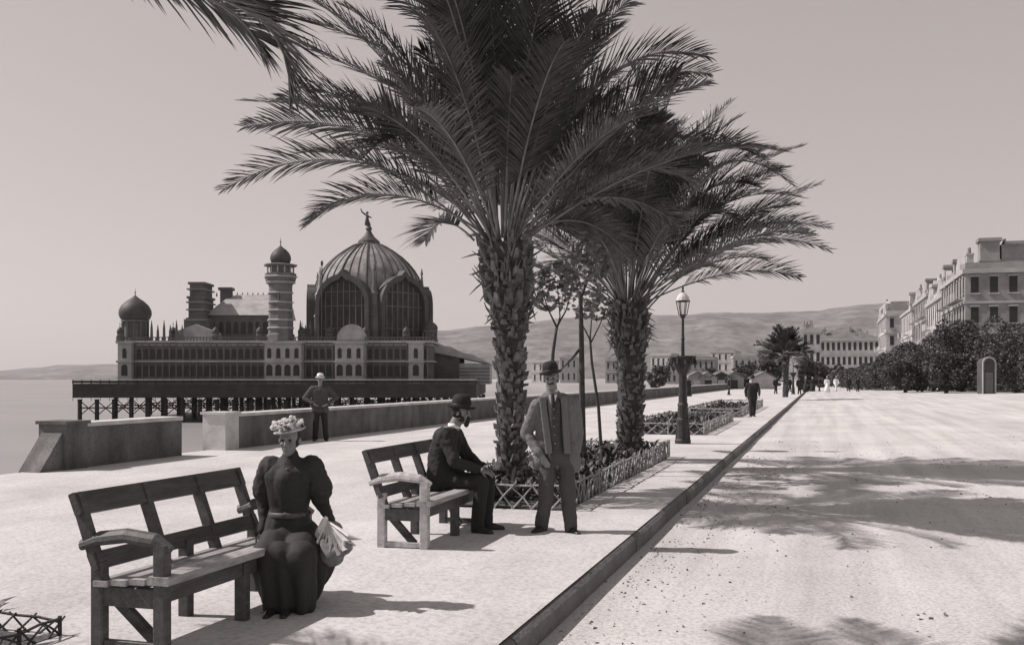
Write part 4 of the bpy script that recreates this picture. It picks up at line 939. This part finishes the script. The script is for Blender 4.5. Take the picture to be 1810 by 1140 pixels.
for a, c_, e, sg in ((sl, el, wl_, 1), (sr, er, wr, -1)): b.cap(a, c_, .04, .035); b.cap(c_, e, .035, .025)
for a, c_, e in ((hl, kl, al), (hr, kr, ar)): b.cap(a, c_, .06, .045); b.cap(c_, e, .045, .035)
hand(b, wl_, (.85, -.4, -.35), (0, -.4, -1), .45, -1); hand(b, wr, (.85, .4, -.35), (0, .4, -1), .45, 1)
fused(b, 'body', M_skin, sit, .008, 3); eyes(sit, hc, M_h); bowler(sit, hc + M_h @ Vector((0, -.012, .055)), M_h, 1.02, tall=.15, brim=.055)
b = MB(); b.ball(hc + M_h @ Vector((0, -.03, .01)), (.084, .09, .09)); b.build('hair', M_hair, sit, True)
b = MB(); b.cap(hc + M_h @ Vector((0, .085, -.045)), hc + M_h @ Vector((0, .075, -.12)), .03, .028); b.cap(hc + M_h @ Vector((-.05, .03, -.06)), hc + M_h @ Vector((.05, .03, -.06)), .035, .035); fused(b, 'beard', M_hair, sit, .008, 3)
b = MB(); b.cap(nk - Vector((.02, 0, .06)), sl - Vector((0, .02, 0)), .08, .085); b.cap(nk - Vector((.02, 0, .06)), sr + Vector((0, .02, 0)), .08, .085)
for l_ in (-.11, 0, .11): b.cap(Q(-.02, l_, 1.0), Q(-.06, l_*1.05, .80), .125, .125); b.cap(Q(-.06, l_*1.05, .80), Q(-.09, l_*1.15, .56), .125, .13)
b.cap(Q(-.1, .15, .56), Q(-.17, .16, .50), .1, .07); b.cap(Q(-.1, -.15, .56), Q(-.17, -.16, .50), .1, .07); b.cap(Q(.0, .14, .6), Q(.13, .17, .56), .1, .06); b.cap(Q(.0, -.14, .6), Q(.13, -.17, .56), .1, .06)
for a, c_, e in ((sl, el, wl_), (sr, er, wr)): b.cap(a, c_, .088, .068); b.cap(c_, e + (c_ - e)*.14, .068, .052)
fused(b, 'jacket', M_suit, sit, .011, 4, .015, 11)
b = MB()
for c_, e in ((el, wl_), (er, wr)): b.cap(e + (c_ - e)*.12, e + (c_ - e)*.02, .036, .036)
b.build('shirt_cuffs', M_shirt, sit, True)
b = MB(); b.lathe([(.066, 0), (.070, .03), (.067, .06), (.055, .05), (.055, 0)], 18, nk + Vector((.0, 0, -.02))); b.build('collar', M_shirt, sit, True)
b = MB()
for a, c_, e in ((hl, kl, al), (hr, kr, ar)): b.cap(a + Vector((0, 0, .0)), c_, .098, .080); b.cap(c_, e + Vector((0, 0, -.01)), .080, .072)
fused(b, 'trousers', M_suit, sit, .012, 5, .009, 9); shoe(sit, al, (1, .15, 0), 1.1); shoe(sit, ar, (1, -.3, 0), 1.1)

# --- seated woman, facing the camera at the far end of the near bench
dW = 7.45; sW = dW / F; PW = C((512 - CX) * sW, dW, 0)
def Wp(px, py, y=0.0): return Vector(((px - 512) * sW, y, H - (py - HY) * sW))
wom = thing('person', 'woman in dark puff sleeved dress and flowered straw hat sitting on the bench', 'person', PW, TH)
hc = Wp(513, 778, -.02); fdir = (-.1, -1, -.08); upv = (.0, 0, 1); nk = Wp(513, 806, .0)
sl, sr = Wp(480, 828, .02), Wp(548, 828, .02); el, er = Wp(464, 893, .06), Wp(568, 890, .02); wl_, wr = Wp(466, 938, -.02), Wp(588, 916, -.10)
b = MB(); M_h = head(b, hc, fdir, upv, .95); b.cap(nk - Vector((0, 0, .05)), hc - Vector((0, -.02, .04)), .045, .042); b.cap(nk - Vector((0, 0, .1)), Wp(512, 925), .05, .05)
for a, c_, e in ((sl, el, wl_), (sr, er, wr)): b.cap(nk - Vector((0, 0, .08)), a, .04, .035); b.cap(a, c_, .035, .03); b.cap(c_, e, .03, .021)
hand(b, wl_, (.05, -.35, -.8), (.3, .8, -.5), .4, 1, .92); hand(b, wr, (.6, -.5, -.5), (-.2, .2, -1), .9, -1, .92)
fused(b, 'body', M_skin, wom, .007, 3); eyes(wom, hc, M_h)
b = MB(); b.ball(hc + M_h @ Vector((0, -.03, .02)), (.083, .09, .088)); b.ball(hc + M_h @ Vector((0, -.10, -.01)), (.045, .04, .05)); b.build('hair', M_hair, wom, True)
MM = (Matrix.Rotation(R(-10), 3, 'Y') @ M_h).to_4x4(); MM.translation = hc + M_h @ Vector((0, -.01, .07))
b = MB(); b.lathe([(.004, .0), (.095, -.010), (.122, .0), (.125, .008), (.10, .006), (.08, .012), (.075, .05), (.05, .07), (.004, .075)], 22, (0, 0, 0), MM, .95, 1.0); hat = b.build('hat', M_straw, wom, True)
b = MB(); q = random.Random(9)
for i in range(70):
    g = q.uniform(0, 6.28); r_ = q.uniform(.03, .115); p = MM @ Vector((r_*math.cos(g), r_*math.sin(g), .025 + q.uniform(0, .065) * (1 - r_*3)))
    for k in range(3): b.ball(p + Vector((q.uniform(-.016, .016), q.uniform(-.016, .016), q.uniform(-.01, .016))), (q.uniform(.008, .017),)*3, 6, 4)
b.build('hat_flowers', M_flower, hat)
b = MB(); q = random.Random(19)
for i in range(26):
    g = q.uniform(0, 6.28); r_ = q.uniform(.04, .125); p = MM @ Vector((r_*math.cos(g), r_*math.sin(g), .02 + q.uniform(0, .07) * (1 - r_*3))); a = Vector((q.gauss(0,1), q.gauss(0,1), q.gauss(0,.6))).normalized()*.028; c_ = a.orthogonal().normalized()*.012; b.add([p - a, p + c_, p + a, p - c_], [(0,1,2,3)])
b.build('hat_leaves', M_fol, hat)
b = MB(); b.cap(nk + Vector((0, .01, .01)), Wp(512, 826, .01), .060, .11)                 # bodice with high collar
b.cap(sl + Vector((.01, 0, .0)), sr - Vector((.01, 0, .0)), .082, .082); b.cap(Wp(493, 842), Wp(498, 900, .0), .115, .09); b.cap(Wp(532, 842), Wp(522, 900, .0), .115, .09); b.cap(Wp(512, 848, -.05), Wp(511, 905, 0), .11, .10)
b.cap(Wp(500, 900), Wp(496, 940), .10, .13); b.cap(Wp(520, 900), Wp(522, 940), .10, .13)
fused(b, 'bodice', M_dress, wom, .011, 5, .004, 12)
b = MB()
for k in range(8): b.ball(Wp(513 - k*.5, 826 + k*11, -.118 + .002*k), .0075, 8, 6)
b.build('buttons', M_mid, wom, True)
b = MB(); b.lathe([(.120, -.02), (.126, -.012), (.126, .012), (.120, .02)], 28, Wp(510, 908, -.005), None, 1.15, 1.0); b.build('belt', M_mid2, wom, True)
b = MB()
for a, c_, e, sg in ((sl, el, wl_, -1), (sr, er, wr, 1)):
    b.cap(a + Vector((sg*.005, 0, .0)), a.lerp(c_, .6) + Vector((sg*.02, 0, 0)), .098, .092); b.cap(a.lerp(c_, .55) + Vector((sg*.01, 0, 0)), c_, .085, .058); b.cap(c_, e + (c_ - e)*.06, .052, .036)
fused(b, 'sleeves', M_dress, wom, .011, 4, .012, 14)
b = MB()                                                         # skirt: hips on the bench, knees forward, falling to the ground
b.ball(Wp(514, 945, .05), (.21, .20, .14)); b.cap(Wp(488, 955, .0), Wp(492, 972, -.34), .12, .115); b.cap(Wp(538, 955, .0), Wp(542, 976, -.34), .125, .125)
for px, qx in ((490, 505), (512, 520), (548, 553)): b.cap(Wp(px, 970, -.34), Vector((Wp(qx, 968).x, -.36, .08)), .12, .085)
b.cap(Wp(482, 975, .0), Vector((-.06, -.24, .12)), .11, .09); b.cap(Wp(560, 975, 0), Vector((.10, -.2, .12)), .13, .10); b.cap(Wp(570, 985, -.1), Vector((.17, -.2, .13)), .12, .09)
sk_ = fused(b, 'skirt', M_dress, wom, .013, 6)
for v in sk_.data.vertices:
    g = math.atan2(v.co.x - .02, -v.co.y - .12); fall = min(1, max(0, (.50 - v.co.z) / .35))
    v.co += v.normal * (.013 * fall * math.sin(g * 17 + 1.5 * noise.noise(v.co * 4)) + .010 * noise.noise(v.co * 7)); v.co.z = max(v.co.z, .015)
for x in (-.04, .06): shoe(wom, (x, -.36, .085), (x, -1, 0), .8)
# bundle in her hand
bo = PW + Matrix.Rotation(TH, 3, 'Z') @ Wp(586, 916, -.16)
bag = thing('cloth_bundle', 'pale pleated cloth bundle with dark lining hanging from the seated woman\'s hand', 'bundle', bo, TH - .55)
b = MB(); n = 15; ring0, ring1, ring2 = [], [], []
for k in range(n):
    a = k / (n - 1); ang = R(-20) - a * R(95); rr = .24 * (1 + .12 * math.sin(k * 2.2)); zig = .05 if k % 2 else -.035
    ring0.append(Vector((.01*math.cos(ang), zig*.2, .01*math.sin(ang)))); ring1.append(Vector((rr*.55*math.cos(ang), zig*.8, rr*.55*math.sin(ang)))); ring2.append(Vector((rr*math.cos(ang) + (.02 if k % 2 else 0), zig*1.3, rr*math.sin(ang))))
vs = ring0 + ring1 + ring2
b.add(vs, [(j*n+k, j*n+k+1, (j+1)*n+k+1, (j+1)*n+k) for j in range(2) for k in range(n-1)])
ob = b.build('pleats', M_bag, bag); md = ob.modifiers.new('t', 'SOLIDIFY'); md.thickness = .012
b = MB(); b.cap((-.05, .03, -.10), (.02, .03, -.24), .05, .09); b.cap((.02, .03, -.24), (.15, .03, -.17), .07, .05); fused(b, 'lining', M_mid, bag, .012, 4, .012, 12)
b = MB(); b.cap((-.02, 0, .02), (-.12, .05, -.14), .022, .05); b.cap((-.12, .05, -.14), (-.13, .06, -.24), .05, .035); fused(b, 'ribbon', M_bag, bag, .01, 3, .008, 20)

# --- simple standing figures further off
def figure(label, base, face, pose, suit, hatm, seed, lo=.016, coat=None, hat_kind='bowler', group=None, scale=1.0, skirt=False):
    o = thing('person', label, 'person', base, face, group); o.scale = (scale,)*3
    hc = Vector((0, -.02, 1.60)); nk = Vector((0, 0, 1.43)); sl, sr = Vector((-.20, 0, 1.37)), Vector((.20, 0, 1.37)); hl, hr = Vector((-.09, 0, .88)), Vector((.09, 0, .88))
    el, wl_, er, wr, kl, al, kr, ar = [Vector(v) for v in pose]
    b = MB(); M_h = head(b, hc, (0, -1, 0), (0, 0, 1)); b.cap(nk - Vector((0, 0, .06)), hc, .055, .05); b.cap(nk - Vector((0, 0, .1)), Vector((0, 0, .9)), .09, .1)
    for a, c_, e in ((sl, el, wl_), (sr, er, wr)): b.cap(nk - Vector((0, 0, .08)), a, .05, .04); b.cap(a, c_, .04, .035); b.cap(c_, e, .035, .025)
    for a, c_, e in ((hl, kl, al), (hr, kr, ar)): b.cap(a, c_, .06, .045); b.cap(c_, e, .045, .035)
    hand(b, wl_, (wl_ - el), (1, 0, 0), .5, 1); hand(b, wr, (wr - er), (-1, 0, 0), .5, -1)
    fused(b, 'body', M_skin, o, lo * .6, 2)
    bowler(o, hc + Vector((0, .01, .06)), M_h, 1.0, hatm, None, .12 if hat_kind == 'bowler' else .09, .045 if hat_kind == 'bowler' else .07)
    b = MB(); b.cap(nk - Vector((0, 0, .06)), sl + Vector((.02, 0, 0)), .08, .085); b.cap(nk - Vector((0, 0, .06)), sr - Vector((.02, 0, 0)), .08, .085)
    for l_ in (-.1, 0, .1): b.cap((l_, 0, 1.3), (l_*.95, 0, 1.05), .115, .105); b.cap((l_*.95, 0, 1.05), (l_*1.1, 0, .82), .105, .115)
    for a, c_, e in ((sl, el, wl_), (sr, er, wr)): b.cap(a, c_, .082, .064); b.cap(c_, e + (c_ - e)*.1, .064, .05)
    fused(b, 'jacket', coat or suit, o, lo, 4, .008)
    b = MB()
    if skirt: b.lathe([(.14, 1.0), (.2, .85), (.27, .5), (.36, .03), (.3, .02)], 16); b.build('skirt', suit, o, True)
    else:
        for a, c_, e in ((hl, kl, al), (hr, kr, ar)): b.cap(a, c_, .10, .08); b.cap(c_, e, .08, .07)
        b.cap(hl, hr, .11, .11); fused(b, 'trousers', suit, o, lo, 4, .006); shoe(o, al, (-.2, -1, 0)); shoe(o, ar, (.2, -1, 0))
    return o
HIPS = [(-.40, .05, 1.13), (-.17, -.10, .98), (.42, .03, 1.14), (.18, -.10, .98), (-.11, 0, .48), (-.13, .02, .085), (.12, 0, .48), (.15, .02, .085)]
HANG = [(-.28, .03, 1.1), (-.27, -.05, .86), (.28, .03, 1.1), (.27, -.05, .86), (-.09, -.05, .48), (-.10, .05, .085), (.10, -.02, .48), (.10, -.05, .085)]
WALK = [(-.27, .12, 1.1), (-.26, .05, .87), (.27, -.08, 1.1), (.25, -.25, .9), (-.09, -.14, .48), (-.09, -.22, .085), (.09, .06, .48), (.09, .24, .10)]
figure('man in dark suit and pale cap standing with hands on hips by the sea wall', G(566, 780), TH + .15, HIPS, M_suit, M_bag, 1, coat=M_suit2)
figure('man in dark clothes walking toward us between the beds and the kerb', G(1330, 737), TH - .1, WALK, M_suit, M_felt, 2, .02)
figure('lone dark figure by the sea wall, seen right of the shaggy palm', G(1155, 703), TH + .5, HANG, M_suit, M_felt, 3, .02)
figure('dark clothed man standing at the kerb near the far street lamp', G(1413, 697), TH, HANG, M_suit, M_felt, 4, .025, group=None)
figure('woman in long dark skirt near the far end of the kerb', G(1436, 692), TH, HANG, M_suit, M_straw, 5, .025, skirt=True)
figure('pale dressed woman crossing the road near the hedge end', C((1462 - CX) * 115 / F, 115, .05), TH, HANG, M_bag, M_straw, 6, .03, skirt=True)
figure('man in white walking on the far road', C((1478 - CX) * 120 / F, 120, .08), TH, WALK, M_bag, M_straw, 7, .03)
figure('dark figure on the road at the foot of the hedge', C((1500 - CX) * 118 / F, 118, .1), TH, HANG, M_suit, M_felt, 8, .03)

walk = [o for o in S.objects if o.get('category') == 'person' and str(o.get('label', '')).startswith('dark clothed man')][0]
lady = [o for o in S.objects if str(o.get('label', '')).startswith('woman in long dark skirt')][0]
for src, px, d, x_, lb in ((walk, 1396, 122, 0, 'small dark stroller just left of the far street lamp'), (lady, 1424, 118, 0, 'lady in long skirt beside the man at the far kerb'), (walk, 1371, 105, 0, 'dark stroller on the promenade under the distant palm'),
                         (lady, 1216, 90, 0, 'lady strolling near the beach tents, right of the iron street lamp'), (walk, 1288, 98, 0, 'dark stroller left of the walking man, before the tents'), (walk, 1448, 126, 0, 'dark figure at the very end of the kerb'), (walk, 1516, 122, 0, 'dark stroller on the road left of the tree clump')):
    dup(src, C((px - CX) * d / F, d, .02), TH + (px % 5) * .4, lb)

# ------------------------------------------------------------------ loose stones and specks on the road
m = MB(); q = random.Random(99)
def pebble(x, y, z, r):
    vs = [Vector((x, y, z)) + Vector((q.uniform(-1, 1), q.uniform(-1, 1), q.uniform(.1, .8))).normalized() * r * q.uniform(.6, 1.2) for _ in range(4)] + [Vector((x + r*math.cos(g), y + r*math.sin(g), z - .01)) for g in (.2, 2.2, 4.3)]
    m.add(vs, [(4,5,0),(5,6,1),(6,4,2),(0,1,2),(5,1,0),(6,2,1),(4,0,2)])
for _ in range(900):
    x = KX + .1 + abs(q.gauss(0, .55)); y = q.uniform(4, 24); pebble(x, y, roadz(x, y), q.uniform(.006, .02))
for _ in range(700):
    x = q.uniform(KX, 9); y = q.uniform(5, 30); pebble(x, y, roadz(x, y), q.uniform(.006, .022))
for _ in range(60):                                            # clusters of dropped litter
    cx_, cy_ = q.uniform(KX + .5, 12), q.uniform(6, 34)
    for _ in range(q.randint(4, 12)):
        x, y = cx_ + q.gauss(0, .12), cy_ + q.gauss(0, .22); pebble(x, y, roadz(x, y), q.uniform(.008, .03))
for _ in range(350):
    x = q.uniform(-10, KX - .4); y = q.uniform(4, 16); pebble(x, y, 0, q.uniform(.004, .012))
tag(m.build('gravel', M_kerb), 'loose small stones scattered on the road and promenade', 'gravel', None, 'stuff')

# ------------------------------------------------------------------ sea air
m = MB(); m.box((-9000, -700, -8), (7000, 8200, 460)); hz = tag(m.build('haze', MATS['hill_scrub']), 'thin bright sea air over the bay', 'haze', None, 'stuff')
hm = bpy.data.materials.new('sea_air'); hm.use_nodes = True; n = hm.node_tree.nodes; n.remove(n['Principled BSDF'])
pv = n.new('ShaderNodeVolumePrincipled'); pv.inputs['Color'].default_value = (.9, .9, .9, 1); pv.inputs['Density'].default_value = .00009; pv.inputs['Anisotropy'].default_value = .2
hm.node_tree.links.new(pv.outputs[0], n['Material Output'].inputs['Volume']); hz.data.materials[0] = hm
